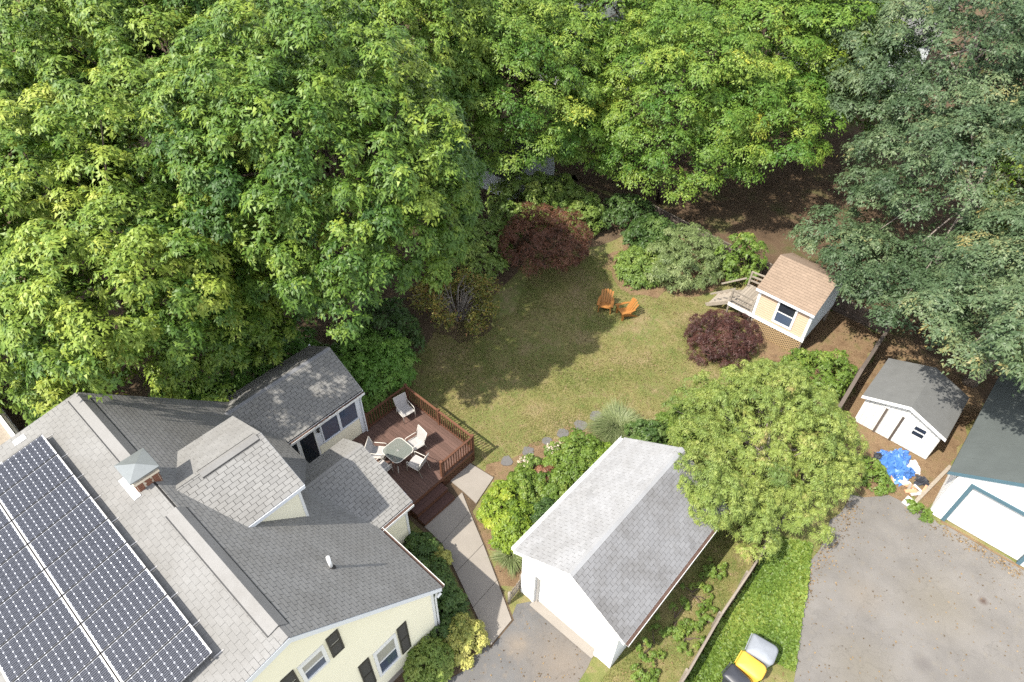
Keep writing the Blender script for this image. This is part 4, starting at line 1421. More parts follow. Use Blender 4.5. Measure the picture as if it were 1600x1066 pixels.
# ------------------------------------------------------------------ fences
def board_fence(name, label, pts, h, mat, lean=(0, 0), bw=0.14, cap_mat=None, capw=0.065):
    base = (pts[0][0], pts[0][1], 0)
    t = thing(name, label, 'fence', base)
    protos = []
    for k in range(4):
        mb = MB()
        hh = h + random.uniform(-0.03, 0.03)
        mb.prism([(-bw / 2 + 0.004, -0.01, 0), (bw / 2 - 0.004, -0.01, 0), (bw / 2 - 0.004, -0.01, hh - 0.04), (bw / 2 - 0.03, -0.01, hh), (-bw / 2 + 0.03, -0.01, hh), (-bw / 2 + 0.004, -0.01, hh - 0.04)], (0, 0.02, 0))
        me = mb.mesh('fence_board')
        me.materials.append(M[mat])
        protos.append(me)
    for i in range(len(pts) - 1):
        a, b = np.array([*pts[i], 0.0]), np.array([*pts[i + 1], 0.0])
        L = np.linalg.norm(b - a)
        d = (b - a) / L
        nn = np.array([-d[1], d[0], 0])
        ang = math.atan2(d[1], d[0])
        n = int(L / bw)
        for j in range(n):
            c = a + d * (j + 0.5) * L / n
            o = bpy.data.objects.new('fence_board', protos[(j * 7 + i) % 4])
            COL.objects.link(o)
            o.parent = t
            o.location = tuple(c - np.array(base) + np.array([0, 0, 0.03]))
            o.rotation_euler = (random.gauss(lean[0], 0.015), random.gauss(0, 0.012), ang)
        for z in (0.3, h - 0.22):
            mb = MB(base)
            mb.beam(a + nn * 0.04 + np.array([0, 0, z]), b + nn * 0.04 + np.array([0, 0, z]), 0.04, 0.085)
            mb.build('fence_rail', mat, t)
        if cap_mat:
            mb = MB(base)
            mb.beam(a + np.array([0, 0, h + 0.055]), b + np.array([0, 0, h + 0.055]), capw, 0.035)
            mb.build('top_rail', cap_mat, t)
        k = max(1, int(round(L / 2.4)))
        for j in range(k + (1 if i == len(pts) - 2 else 0)):
            c = a + d * L * j / k + nn * 0.075
            mb = MB(base)
            mb.box(c[0] - 0.045, c[0] + 0.045, c[1] - 0.045, c[1] + 0.045, 0, h + 0.03)
            mb.build('fence_post', mat, t)
    return t
board_fence('board_fence', 'weathered low board fence running beside the green weed strip', [(-0.85, 7.0), (-0.92, 10.2), (-1.08, 12.6), (-1.10, 14.6), (-1.18, 17.3), (-1.5, 20.5)], 1.15, 'fencewood', cap_mat='fencewood')
board_fence('board_fence', 'dark board fence beside the white shed, seen almost from its end', [(-1.85, 23.6), (-2.05, 27.0), (-2.2, 31.6)], 1.45, 'fencedark', cap_mat='fencedark', capw=0.16)
board_fence('board_fence', 'dark stockade fence behind the playhouse and shrubs', [(-2.3, 31.9), (-5.5, 31.95), (-9.3, 32.0), (-12.9, 32.1), (-17.0, 32.4)], 0.95, 'fencedark', cap_mat='fencewood')

# ------------------------------------------------------------------ playhouse
PB = (-6.4, 29.3, 0)
ph = thing('playhouse', 'raised peach clapboard playhouse with tan shingle roof and lattice base', 'playhouse', PB)
p0, p1, q0, q1 = -7.75, -5.0, 27.5, 30.9
FL = 1.02
mb = MB(PB)
siding(mb, (p0, q0, 0), (1, 0, 0), (0, -1, 0), rect(0, p1 - p0, FL + 0.1, 2.72), 0.13, 0.024)
mb.build('front_wall', 'peach', ph)
mb = MB(PB)
RQ, RQZ, EQZ = 29.2, 3.78, 2.82
gsid = [(0, FL + 0.1), (q1 - q0, FL + 0.1), (q1 - q0, 2.72), (RQ - q0, 3.6), (0, 2.72)]
siding(mb, (p1, q0, 0), (0, 1, 0), (1, 0, 0), gsid, 0.13, 0.024)
siding(mb, (p0, q0, 0), (0, 1, 0), (-1, 0, 0), gsid, 0.13, 0.024)
siding(mb, (p0, q1, 0), (1, 0, 0), (0, 1, 0), rect(0, p1 - p0, FL + 0.1, 2.72), 0.13, 0.024)
mb.build('side_wall', 'bluegrey', ph)
mb = MB(PB)
mb.prism([(p0 - 0.15, RQ, RQZ), (p0 - 0.15, 27.28, EQZ), (p0 - 0.15, 27.28, EQZ - 0.09), (p0 - 0.15, RQ, RQZ - 0.1), (p0 - 0.15, 31.12, EQZ - 0.09), (p0 - 0.15, 31.12, EQZ)], (p1 - p0 + 0.22, 0, 0))
pr_ = mb.build('roof', 'underlay', ph)
rest = MB(PB)
for e in (27.28, 31.12):
    Ls = math.hypot(RQ - e, RQZ - EQZ)
    shingle_plane(PB, (p0 - 0.16, e, EQZ), (1, 0, 0), np.array([0, RQ - e, RQZ - EQZ]) / Ls, rect(0, p1 - p0 + 0.24, 0, Ls - 0.01), None, rest, 0.005)
o = rest.build('shingle_field', 'shingle_tan', pr_)
o['kind'] = 'stuff'
mb = MB(PB)
mb.box(p0 - 0.16, p1 + 0.08, 27.25, 27.278, EQZ - 0.13, EQZ - 0.005)
mb.build('fascia', 'bluewhite', pr_)
for u in (p0 + 0.02, p1 - 0.08):
    mb = MB(PB)
    mb.box(u - 0.05, u + 0.08, q0 - 0.045, q0 - 0.01, FL + 0.1, 2.7)
    mb.build('corner_board', 'white', ph)
window_v(ph, PB, q0 - 0.02, -6.75, -5.72, 1.25, 2.68, -1, 0.11, True, 0.05, ('glass_blue', 'glass'))
mb = MB(PB)
mb.box(-9.1, p1 + 0.03, 27.40, 27.46, FL - 0.1, FL + 0.08)
mb.build('skirt_board', 'white', ph)
mb = MB(PB)
mb.box(p0, p1, q0, q1, FL - 0.08, FL + 0.1)
for u in (p0 + 0.06, p1 - 0.06):
    for v in (q0 + 0.06, q1 - 0.06):
        mb.box(u - 0.05, u + 0.05, v - 0.05, v + 0.05, 0, FL - 0.08)
mb.build('floor_frame', 'greywood', ph)
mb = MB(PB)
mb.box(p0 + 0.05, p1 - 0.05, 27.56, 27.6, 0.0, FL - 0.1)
mb.build('underfloor_shade', 'fencedark', ph)  # dark panel added behind the lattice to stand in for underfloor shade
lattice(ph, PB, (-7.6, 27.44, 0), (1, 0, 0), 2.56, 0.02, FL - 0.1, 'lattice', 0.04, 0.15, (0, -1, 0))
# porch of grey boards with railing and steps down
for k in range(9):
    mb = MB(PB)
    mb.box(-9.05 + k * 0.145, -9.05 + k * 0.145 + 0.135, 27.47, 29.6, FL - 0.03, FL)
    mb.build('porch_board', 'greywood', ph)
for u, v in ((-9.05, 27.5), (-7.85, 27.5), (-9.05, 29.55), (-7.85, 29.7)):
    mb = MB(PB)
    mb.box(u - 0.045, u + 0.045, v - 0.045, v + 0.045, 0, FL + 0.85)
    mb.build('porch_post', 'greywood', ph)
for z in (FL + 0.28, FL + 0.55, FL + 0.83):
    mb = MB(PB)
    mb.beam((-9.05, 27.5, z), (-7.85, 27.5, z), 0.035, 0.09)
    mb.build('porch_rail', 'greywood', ph)
    mb = MB(PB)
    mb.beam((-9.05, 29.55, z), (-7.85, 29.7, z), 0.035, 0.09)
    mb.build('porch_rail', 'greywood', ph)
for v in (27.75, 28.9):
    mb = MB(PB)
    mb.beam((-9.05, v, FL - 0.1), (-10.3, v - 0.1, 0.05), 0.04, 0.2)
    mb.build('stair_stringer', 'greywood', ph)
    mb = MB(PB)
    mb.beam((-9.05, v, FL + 0.8), (-10.2, v - 0.1, 0.85), 0.04, 0.08)
    mb.build('stair_rail', 'greywood', ph)
for k in range(4):
    mb = MB(PB)
    u = -9.12 - k * 0.28
    mb.box(u - 0.25, u, 27.7, 28.9, FL - 0.24 - k * 0.21, FL - 0.20 - k * 0.21)
    mb.build('stair_tread', 'greywood', ph)

# ------------------------------------------------------------------ white shed
SB = (0.42, 26.6, 0)
sh = thing('shed', 'white garden shed with grey felt gable roof beside the blue tarp', 'shed', SB)
s0, s1, t0_, t1_ = -1.2, 2.02, 25.3, 28.0
SRU, SRZ, SEZ = 0.45, 2.5, 1.82
mb = MB(SB)
mb.prism([(-1.38, 25.05, SEZ), (SRU, 25.05, SRZ), (2.16, 25.05, SEZ), (2.16, 25.05, SEZ - 0.07), (SRU, 25.05, SRZ - 0.08), (-1.38, 25.05, SEZ - 0.07)], (0, 3.1, 0))
sroof = mb.build('roof', 'rollroof_l', sh)
for e in (-1.38, 2.16):
    mb = MB(SB)
    mb.prism([(SRU, 25.02, SRZ + 0.01), (e, 25.02, SEZ + 0.01), (e, 25.02, SEZ - 0.13), (SRU, 25.02, SRZ - 0.14)], (0, 0.028, 0))
    mb.build('rake_board', 'white_bright', sroof)
stz = lambda u: SRZ - 0.09 - abs(u - SRU) * (SRZ - SEZ) / 1.77
u = s0
while u < s1 - 0.01:
    w = min(0.2, s1 - u)
    mb = MB(SB)
    mb.prism([(u + 0.006, t0_, 0.05), (u + w - 0.006, t0_, 0.05), (u + w - 0.006, t0_, stz(u + w)), (u + 0.006, t0_, stz(u))], (0, -0.02 - random.uniform(0, 0.004), 0))
    mb.build('wall_plank', 'weathered_white', sh)
    u += 0.2
mb = MB(SB)
mb.prism([(s0, t0_ + 0.002, 0), (s1, t0_ + 0.002, 0), (s1, t0_ + 0.002, stz(s1)), (SRU, t0_ + 0.002, stz(SRU)), (s0, t0_ + 0.002, stz(s0))], (0, t1_ - t0_, 0))
mb.build('wall', 'greywood', sh)
mb = MB(SB)
mb.box(s0, s1, t0_ - 0.06, t0_ - 0.025, 1.66, 1.72)
mb.build('eave_batten', 'weathered_white', sh)
for u in (-0.28, 0.42):
    mb = MB(SB)
    mb.box(u - 0.05, u + 0.05, t0_ - 0.065, t0_ - 0.026, 0.05, 1.655)
    mb.build('gap_shade_strip', 'fencedark', sh)  # dark upright strips added in place of shadowed gaps in the shed front
window_v(sh, SB, t0_ - 0.02, 0.92, 1.5, 0.95, 1.6, -1, 0.06, True, 0.04, ('glass', 'glass'))
# tarp pile in front
tp = thing('tarp_pile', 'crumpled blue tarpaulin thrown over junk in front of the shed', 'tarp', (1.4, 24.1, 0))
rng = np.random.default_rng(4)
def crumple(cx, cy, rx, ry, h, n, mat, nm, rot_=0.0, z0=0.02):
    V, F = [], []
    for i in range(n + 1):
        for j in range(n + 1):
            x, y = (i / n * 2 - 1), (j / n * 2 - 1)
            r = math.hypot(x, y)
            z = h * max(0.0, 1 - r ** 2 * 0.9) + rng.normal(0, 0.13 * h + 0.02) + 0.10 * h * math.sin(7 * x + 3 * y)
            ed = 1 + 0.22 * math.sin(3 * math.atan2(y, x) + rx * 9) * r
            X, Y = x * rx * ed + rng.normal(0, 0.03), y * ry * ed + rng.normal(0, 0.03)
            V.append((cx + X * math.cos(rot_) - Y * math.sin(rot_), cy + X * math.sin(rot_) + Y * math.cos(rot_), max(z0, z)))
    for i in range(n):
        for j in range(n):
            a = i * (n + 1) + j
            if math.hypot((i + .5) / n * 2 - 1, (j + .5) / n * 2 - 1) > 1.12:
                continue
            F.append((a, a + 1, a + n + 2, a + n + 1))
    mb = MB((1.4, 24.1, 0))
    mb.add(V, F)
    return mb.build(nm, mat, tp, False)
crumple(1.1, 24.2, 0.6, 0.72, 0.42, 18, 'tarp', 'tarp_sheet', 0.5)
crumple(1.5, 23.75, 0.34, 0.62, 0.36, 12, 'tarp', 'tarp_sheet', -0.5)
crumple(1.62, 23.45, 0.36, 0.22, 0.22, 9, 'tarp_white', 'white_sheet', 0.5)
crumple(1.75, 24.5, 0.26, 0.32, 0.34, 9, 'tarp_white', 'white_sheet', 0.1)
crumple(2.28, 24.0, 0.26, 0.24, 0.26, 8, 'blackplastic', 'junk_bag', 0.3)
crumple(0.45, 24.0, 0.24, 0.18, 0.22, 8, 'blackplastic', 'junk_bag', 0.3)
for k in range(14):
    c = np.array([rng.uniform(1.3, 2.5), rng.uniform(22.9, 23.5), 0.05])
    mb = MB((1.4, 24.1, 0))
    a = rng.uniform(0, 3.1)
    mb.beam(c, c + np.array([math.cos(a), math.sin(a), rng.uniform(-0.1, 0.3)]) * rng.uniform(0.15, 0.45), rng.uniform(0.06, 0.16), 0.04)
    mb.build('debris_piece', random.choice(['terracotta', 'terracotta', 'greywood', 'tarp_white']), tp)
pk = thing('plank', 'long pale plank lying between the shed junk and the neighbouring garage', 'plank', (2.65, 23.3, 0))
mb = MB((2.65, 23.3, 0))
mb.beam((2.38, 22.5, 0.06), (2.92, 25.6, 0.12), 0.14, 0.04)
mb.build('board', 'greywood', pk)
mb = MB((2.65, 23.3, 0))
mb.beam((2.05, 22.62, 0.07), (2.45, 22.55, 0.07), 0.42, 0.1)
mb.build('block', 'weathered_white', pk)

# ------------------------------------------------------------------ neighbouring garage at the right
NB = (6.0, 26.0, 0)
ng = thing('garage', 'white neighbouring garage with teal door trim and dark green-grey roof', 'garage', NB)
n0, n1, m0, m1 = 3.02, 9.0, 22.72, 30.0
NR, NRZ, NEZ = 6.0, 4.65, 2.62
mb = MB(NB)
mb.prism([(2.66, 22.62, NEZ), (NR, 22.62, NRZ), (9.34, 22.62, NEZ), (9.34, 22.62, NEZ - 0.1), (NR, 22.62, NRZ - 0.12), (2.66, 22.62, NEZ - 0.1)], (0, 7.6, 0))
nroof = mb.build('roof', 'rollroof', ng)
for k in range(1, 8):
    v = 22.62 + k * 0.98
    mb = MB(NB)
    mb.prism([(2.66, v, NEZ + 0.002), (NR, v, NRZ + 0.002), (NR, v, NRZ + 0.009), (2.66, v, NEZ + 0.009)], (0, 0.05, 0))
    mb.build('felt_seam', 'rollroof', nroof)
mb = MB(NB)
mb.prism([(2.64, 22.585, NEZ + 0.02), (NR, 22.585, NRZ + 0.02), (9.36, 22.585, NEZ + 0.02), (9.36, 22.585, NEZ - 0.14), (NR, 22.585, NRZ - 0.16), (2.64, 22.585, NEZ - 0.14)], (0, 0.032, 0))
mb.build('rake_board', 'teal', nroof)
nz = lambda u: NRZ - 0.13 - abs(u - NR) * (NRZ - NEZ) / 3.34
K0, K1, KZ = 3.62, 6.28, 2.42
mb = MB(NB)
siding(mb, (n0, m0, 0), (1, 0, 0), (0, -1, 0), rect(0, K0 - n0, 0.02, KZ))
siding(mb, (n0, m0, 0), (1, 0, 0), (0, -1, 0), rect(K1 - n0, n1 - n0, 0.02, KZ))
siding(mb, (n0, m0, 0), (1, 0, 0), (0, -1, 0), [(0, KZ), (n1 - n0, KZ), (n1 - n0, nz(n1)), (NR - n0, nz(NR)), (0, nz(n0))])
siding(mb, (n0, m0, 0), (0, 1, 0), (-1, 0, 0), rect(0, m1 - m0, 0.02, nz(n0)))
mb.box(n0 + 0.01, n1, m1 - 0.1, m1, 0, 2.4)
mb.box(n1 - 0.1, n1, m0 + 0.02, m1, 0, 2.4)
mb.build('wall', 'white_bright', ng)
mb = MB(NB)
mb.box(K0 - 0.14, K0, m0 - 0.06, m0 + 0.2, 0.02, KZ + 0.16)
mb.box(K1, K1 + 0.14, m0 - 0.06, m0 + 0.2, 0.02, KZ + 0.16)
mb.box(K0, K1, m0 - 0.062, m0 + 0.2, KZ, KZ + 0.16)
mb.build('door_frame', 'teal', ng)
for k in range(8):
    mb = MB(NB)
    z0 = 0.04 + k * 0.298
    mb.box(K0, K1, m0 + 0.10, m0 + 0.14, z0, z0 + 0.272)
    mb.build('door_panel', 'door_white', ng)
mb = MB(NB)
mb.box(K0, K1, m0 + 0.145, m0 + 0.16, 0.02, KZ)
mb.build('interior_back', 'fencedark', ng)
mb = MB(NB)
mb.box(K0 - 0.1, K1 + 0.3, m0 - 0.16, m0 - 0.063, 0.0, 0.03)
mb.build('threshold', 'tanbed', ng)

# ------------------------------------------------------------------ wheeled bins
def bin_(label, loc, rz, lid, body='blackplastic', lidw=0.56, lidd=0.86):
    t = thing('wheeled_bin', label, 'bin', (loc[0], loc[1], 0), rz, 'wheeled bins beside the driveway')
    mb = MB()
    w, d = lidw / 2 - 0.03, lidd / 2 - 0.05
    mb.add([(-w * 0.8, -d * 0.75, 0.06), (w * 0.8, -d * 0.75, 0.06), (w * 0.8, d * 0.75, 0.06), (-w * 0.8, d * 0.75, 0.06), (-w, -d, 0.95), (w, -d, 0.95), (w, d, 0.95), (-w, d, 0.95)],
           [(3, 2, 1, 0), (4, 5, 6, 7), (0, 1, 5, 4), (1, 2, 6, 5), (2, 3, 7, 6), (3, 0, 4, 7)])
    mb.build('body', body, t, bevel=0.03)
    mb = MB()
    w, d = lidw / 2, lidd / 2
    ol = []
    for cx_, cy_, a0, r in ((w - 0.07, d - 0.07, 0, 0.07), (-w + 0.07, d - 0.07, 90, 0.07), (-w + 0.18, -d + 0.18, 180, 0.18), (w - 0.18, -d + 0.18, 270, 0.18)):
        for k in range(5):
            a = math.radians(a0 + 90 * k / 4)
            ol.append((cx_ + r * math.cos(a), cy_ + r * math.sin(a)))
    m = len(ol)
    V = [(x, y, 0.95) for x, y in ol] + [(x, y, 1.0) for x, y in ol] + [(x * 0.82, y * 0.84, 1.06) for x, y in ol] + [(0, 0.05, 1.075)]
    F = [(i, (i + 1) % m, m + (i + 1) % m, m + i) for i in range(m)] + [(m + i, m + (i + 1) % m, 2 * m + (i + 1) % m, 2 * m + i) for i in range(m)] + [(2 * m + i, 2 * m + (i + 1) % m, 3 * m) for i in range(m)]
    mb.add(V, F)
    mb.build('lid', lid, t, True)
    mb = MB()
    mb.tube([(-w + 0.05, d + 0.03, 0.98), (w - 0.05, d + 0.03, 0.98)], 0.018, 8)
    mb.build('handle', body, t)
    for s in (-1, 1):
        mb = MB()
        mb.tube([(s * (w - 0.08), d * 0.7, 0.11), (s * (w - 0.02), d * 0.7, 0.11)], 0.11, 12)
        mb.build('wheel', 'blackplastic', t)
bin_('wheeled bin with a pale grey lid, farthest of the three by the weeds', (0.54, 12.55), math.radians(98), 'greyplastic', 'greyplastic', 0.74, 0.92)
bin_('wheeled bin with a bright yellow lid', (0.52, 11.82), math.radians(92), 'yellow', 'yellow', 0.60, 0.90)
bin_('black wheeled bin at the picture edge beside the yellow-lidded one', (0.36, 11.15), math.radians(84), 'blackplastic', 'blackplastic', 0.58, 0.82)

# ------------------------------------------------------------------ neighbouring houses beyond the trees
def far_house(label, c, w, d, ze, zr, wall, roofm, rz=0.0, axis='x', win=()):
    t = thing('neighbour_house', label, 'house', (c[0], c[1], 0), rz)
    mb = MB()
    siding(mb, (-w / 2, -d / 2, 0), (1, 0, 0), (0, -1, 0), rect(0, w, 0, ze), 0.15)
    siding(mb, (-w / 2, d / 2, 0), (1, 0, 0), (0, 1, 0), rect(0, w, 0, ze), 0.15)
    for s in (-1, 1):
        siding(mb, (s * w / 2, -d / 2, 0), (0, 1, 0), (s, 0, 0), [(0, 0), (d, 0), (d, ze), (d / 2, zr - 0.1), (0, ze)], 0.15)
    mb.build('wall', wall, t)
    mb = MB()
    mb.prism([(-w / 2 - 0.3, -d / 2 - 0.35, ze - 0.1), (-w / 2 - 0.3, 0, zr), (-w / 2 - 0.3, d / 2 + 0.35, ze - 0.1), (-w / 2 - 0.3, d / 2 + 0.35, ze - 0.22), (-w / 2 - 0.3, 0, zr - 0.14), (-w / 2 - 0.3, -d / 2 - 0.35, ze - 0.22)], (w + 0.6, 0, 0))
    mb.build('roof', roofm, t)
    for (kind, a, b, z0, z1) in win:
        if kind == 'v':
            window_v(t, (0, 0, 0), -d / 2 - 0.017, a, b, z0, z1)
        else:
            window_u(t, (0, 0, 0), w / 2 + 0.017, a, b, z0, z1)
    return t
far_house('pale grey building glimpsed between the red maple and the far trees', (-26.3, 30.0), 3.4, 4.4, 1.9, 2.6, 'bluegrey', 'underlay', 0)
far_house('beige house glimpsed through the gap beside the blue-green trees', (-17.5, 64.0), 11, 8, 4.5, 7.0, 'bluegrey', 'rollroof_l', 0.2, win=(('v', -3, -2, 1.4, 3.0), ('v', 0, 1, 1.4, 3.0), ('u', -2, -1, 1.4, 3.0)))
far_house('white house under the trees at the top of the picture', (-34.0, 47.0), 10, 8, 5.0, 7.5, 'white', 'rollroof', 0.3, win=(('v', -3, -2, 2.4, 4.0), ('v', 1, 2, 2.4, 4.0), ('u', -1, 0, 2.4, 4.0)))
nh = far_house('white neighbouring house with navy awning at the left picture edge', (-30.2, -4.2), 8.0, 7.5, 4.2, 6.2, 'white', 'rollroof_l', 0, win=(('u', -2.5, -1.2, 1.0, 3.2), ('u', 0.4, 3.0, 1.2, 3.6)))
mb = MB()
mb.prism([(4.05, 0.2, 3.95), (6.6, 0.2, 3.45), (6.6, 0.2, 3.37), (4.05, 0.2, 3.87)], (0, 3.5, 0))
mb.build('porch_roof', 'greywood', nh)
for v in (0.2, 1.3, 2.4, 3.6):
    mb = MB()
    mb.beam((4.05, v, 4.01), (6.66, v, 3.5), 0.14, 0.08)
    mb.build('porch_beam', 'white', nh)
mb = MB()
mb.box(6.6, 6.75, -2.6, 3.8, 3.38, 3.56)
mb.build('porch_header', 'white', nh)
mb = MB()
mb.prism([(4.05, -2.6, 3.95), (6.6, -2.6, 3.45), (6.6, -2.6, 3.37), (4.05, -2.6, 3.87)], (0, 2.72, 0))
mb.build('awning', 'navy', nh)
for v in (-2.5, 0.3, 3.7):
    mb = MB()
    mb.box(6.6, 6.72, v - 0.06, v + 0.06, 0, 3.38)
    mb.build('porch_post', 'white', nh)

# ------------------------------------------------------------------ trees: big maples at the left
LG = 'broad maples filling the left of the picture'
kwL = dict(flat=1.0, under=-0.5, tvar=0.13, space=2.2, sub=20)
tree('maple_tree', 'largest dark green maple, overhanging the lawn and deck from the left', (-21.2, 13.0), 10.5, (5.5, 5.4, 5.9), 235, 0.95, 930, 0.135, 'leaf_maple', group=LG, r0=0.42, seed=11, nlimb=30, shift=(0.3, -0.2), extra=(((-20.4, 17.0, 8.5), (2.0, 1.8, 2.4), 24), ((-22.6, 9.6, 5.6), (2.0, 2.4, 2.6), 26)), flat=1.0, under=-0.45, tvar=0.13, space=2.2, sub=20)
tree('maple_tree', 'maple with yellow-green tips hanging over the far end of the house roof', (-24.6, 5.2), 8.2, (4.6, 5.4, 5.1), 185, 0.92, 900, 0.135, 'leaf_maple', group=LG, r0=0.36, seed=12, nlimb=24, tintbase=0.55, extra=(((-21.8, 6.8, 5.0), (1.8, 2.5, 2.5), 30), ((-23.2, 1.9, 5.0), (1.3, 1.3, 1.8), 14), ((-19.9, 4.0, 10.0), (2.2, 3.0, 2.1), 38)), **kwL)
tree('maple_tree', 'tall maple in the upper left behind the two nearest crowns', (-31.5, 13.0), 10.6, (6.4, 6.2, 5.9), 220, 1.12, 850, 0.155, 'leaf_maple', group=LG, r0=0.4, seed=13, tintbase=0.48, share='left', **kwL)
tree('maple_tree', 'maple at the left picture edge, upper part of its crown', (-33.0, 2.5), 9.0, (6.2, 6.0, 5.5), 0, 0, 0, 0, 'leaf_maple', group=LG, seed=14, share='left', spin=2.1)
tree('maple_tree', 'maple standing behind the largest one, towards the top centre', (-29.5, 22.6), 9.6, (5.6, 5.6, 5.6), 0, 0, 0, 0, 'leaf_maple', group=LG, seed=15, share='left', spin=4.0)
tree('maple_tree', 'maple in the top left corner of the picture', (-44.0, 8.0), 10.0, (7.2, 7.2, 6.2), 0, 0, 0, 0, 'leaf_maple', group=LG, seed=16, share='left', spin=1.0)
tree('maple_tree', 'maple at the top edge left of centre', (-42.5, 22.0), 10.0, (7.2, 7.2, 6.2), 0, 0, 0, 0, 'leaf_maple', group=LG, seed=17, share='left', spin=3.1)
# middle maples
MG = 'light green maples across the top of the picture'
kwM = dict(flat=0.5, under=-0.55)
tree('maple_tree', 'light green layered maple just behind the red maple', (-27.4, 28.2), 7.2, (4.8, 4.6, 4.8), 135, 1.3, 900, 0.12, 'leaf_maple2', group=MG, seed=21, share='mid', shift=(2.4, 0.2), **kwM)
tree('maple_tree', 'light green maple with low boughs over the back shrubs', (-17.6, 34.4), 6.4, (4.8, 4.4, 4.8), 120, 1.3, 900, 0.12, 'leaf_maple2', group=MG, seed=22, extra=(((-13.6, 36.6, 6.2), (3.3, 2.8, 2.6), 36), ((-21.4, 31.2, 4.6), (2.2, 2.2, 2.2), 26)), **kwM)
tree('maple_tree', 'pale green maple at the top centre', (-26.4, 37.6), 8.4, (6.0, 6.0, 5.4), 0, 0, 0, 0, 'leaf_maple2', group=MG, seed=23, share='mid', spin=2.0)
tree('maple_tree', 'green maple left of the beige house gap', (-18.0, 44.5), 8.2, (6.2, 6.0, 5.4), 0, 0, 0, 0, 'leaf_maple2', group=MG, seed=24, share='mid', spin=3.4)
tree('maple_tree', 'maple far back near the top right of centre', (-24.5, 53.0), 9.0, (7.2, 7.2, 5.8), 0, 0, 0, 0, 'leaf_maple2', group=MG, seed=25, share='mid', spin=5.0)
tree('maple_tree', 'far maple at the top edge above the white house', (-36.5, 33.5), 9.6, (7.0, 7.0, 6.0), 0, 0, 0, 0, 'leaf_maple2', group=MG, seed=26, share='mid', spin=1.2)
tree('maple_tree', 'small maple filling the gap before the beige house', (-13.4, 49.0), 5.2, (4.2, 4.2, 3.8), 0, 0, 0, 0, 'leaf_maple2', group=MG, seed=27, share='mid', spin=0.6)
# right trees
BG = 'blue-green trees at the right'
kwB = dict(flat=0.5, under=-0.5)
tree('linden_tree', 'blue-green tree with low boughs reaching over the playhouse', (-2.0, 36.2), 5.8, (4.6, 4.2, 4.6), 110, 1.25, 850, 0.12, 'leaf_blue', group=BG, seed=31, bark='bark_grey', extra=(((-6.4, 32.4, 3.7), (1.5, 1.2, 0.9), 10), ((-3.9, 31.0, 4.3), (1.7, 1.4, 1.1), 14), ((-1.8, 29.2, 4.4), (1.6, 1.3, 1.0), 12)), **kwB)
tree('linden_tree', 'tall blue-green tree at the upper right with grey trunk showing', (-6.0, 43.5), 9.0, (5.6, 5.6, 5.6), 130, 1.4, 850, 0.135, 'leaf_blue', group=BG, seed=32, bark='bark_grey', share='blue', **kwB)
tree('linden_tree', 'blue-green tree hanging over the white shed and neighbouring garage', (2.0, 31.4), 6.2, (4.2, 4.4, 3.5), 100, 1.2, 850, 0.12, 'leaf_blue', group=BG, seed=33, bark='bark_grey', tintbase=0.55, shift=(1.2, 0.6), extra=(((0.9, 26.4, 6.8), (2.0, 1.7, 1.1), 16), ((4.0, 25.0, 8.4), (2.2, 1.7, 1.0), 16)), **kwB)
tree('linden_tree', 'blue-green tree in the top right corner', (0.0, 50.5), 9.0, (6.6, 6.6, 6.2), 0, 0, 0, 0, 'leaf_blue', group=BG, seed=34, bark='bark_grey', share='blue', spin=4.2)
tree('maple_tree', 'yellow-green tree at the right picture edge among blue-green ones', (2.8, 41.0), 6.6, (4.2, 4.2, 4.2), 85, 1.3, 750, 0.14, 'leaf_maple2', group=BG, seed=35, tintbase=0.62, **kwB)
# foreground spreading tree
tree('spreading_tree', 'light green spreading weeping tree beside the garage and driveway', (-2.8, 19.2), 2.5, (2.5, 2.6, 1.4), 130, 0.6, 1350, 0.062, 'leaf_cherry', r0=0.16, seed=47, nlimb=40, bark='bark_grey', flat=0.7, under=-0.3, inner=0.4, aspect=0.4, shift=(-0.5, 0.2), tvar=0.12, lump=0.35, sub=18, space=0.9, droop=0.6, upb=0.6, ttop=-0.25,
     extra=(((-4.3, 15.4, 3.4), (1.0, 0.8, 0.5), 14), ((-3.2, 15.2, 3.1), (0.7, 0.8, 0.6), 12), ((-2.5, 16.2, 2.2), (0.9, 0.6, 0.9), 12), ((-1.6, 15.7, 1.5), (0.5, 0.5, 0.6), 7), ((-5.9, 19.4, 2.0), (1.3, 1.1, 0.8), 16), ((-6.0, 21.3, 1.6), (0.9, 1.0, 0.7), 10), ((-4.2, 22.2, 2.1), (1.4, 1.0, 0.9), 16), ((-1.6, 22.0, 1.9), (1.2, 0.9, 0.8), 13), ((-0.9, 20.0, 2.2), (1.0, 1.3, 0.9), 14), ((-0.8, 18.2, 1.6), (0.8, 0.9, 0.8), 11), ((-4.9, 17.4, 2.7), (1.1, 1.0, 0.8), 13), ((-1.2, 21.6, 1.2), (0.6, 0.5, 0.5), 5)))

# ------------------------------------------------------------------ shrubs and garden plants
tree('japanese_maple', 'dark red maple at the back of the lawn', (-18.9, 24.3), 1.9, (2.3, 2.3, 1.5), 75, 0.62, 320, 0.11, 'leaf_red', cat='tree', r0=0.09, seed=51, nlimb=18, aspect=0.35, under=-0.5, inner=0.2)
shrub('hedge_shrub', 'dense dark ivy-like hedge between the sunroom and the big maple', (-18.9, 11.7, 1.1), (1.5, 1.9, 1.7), 75, 0.6, 420, 0.11, 'leaf_ivy', 52, tintbase=0.55)
shrub('hedge_shrub', 'dark leafy thicket under the maple behind the hedge', (-20.4, 13.6, 0.9), (1.3, 1.6, 1.6), 45, 0.6, 280, 0.13, 'leaf_dark', 53)
shrub('conifer_shrub', 'grey-green layered evergreen shrub beside the playhouse steps', (-12.5, 29.2, 0.9), (1.7, 1.9, 1.5), 60, 0.6, 420, 0.15, 'leaf_conifer', 54, flat=0.45, aspect=0.22)
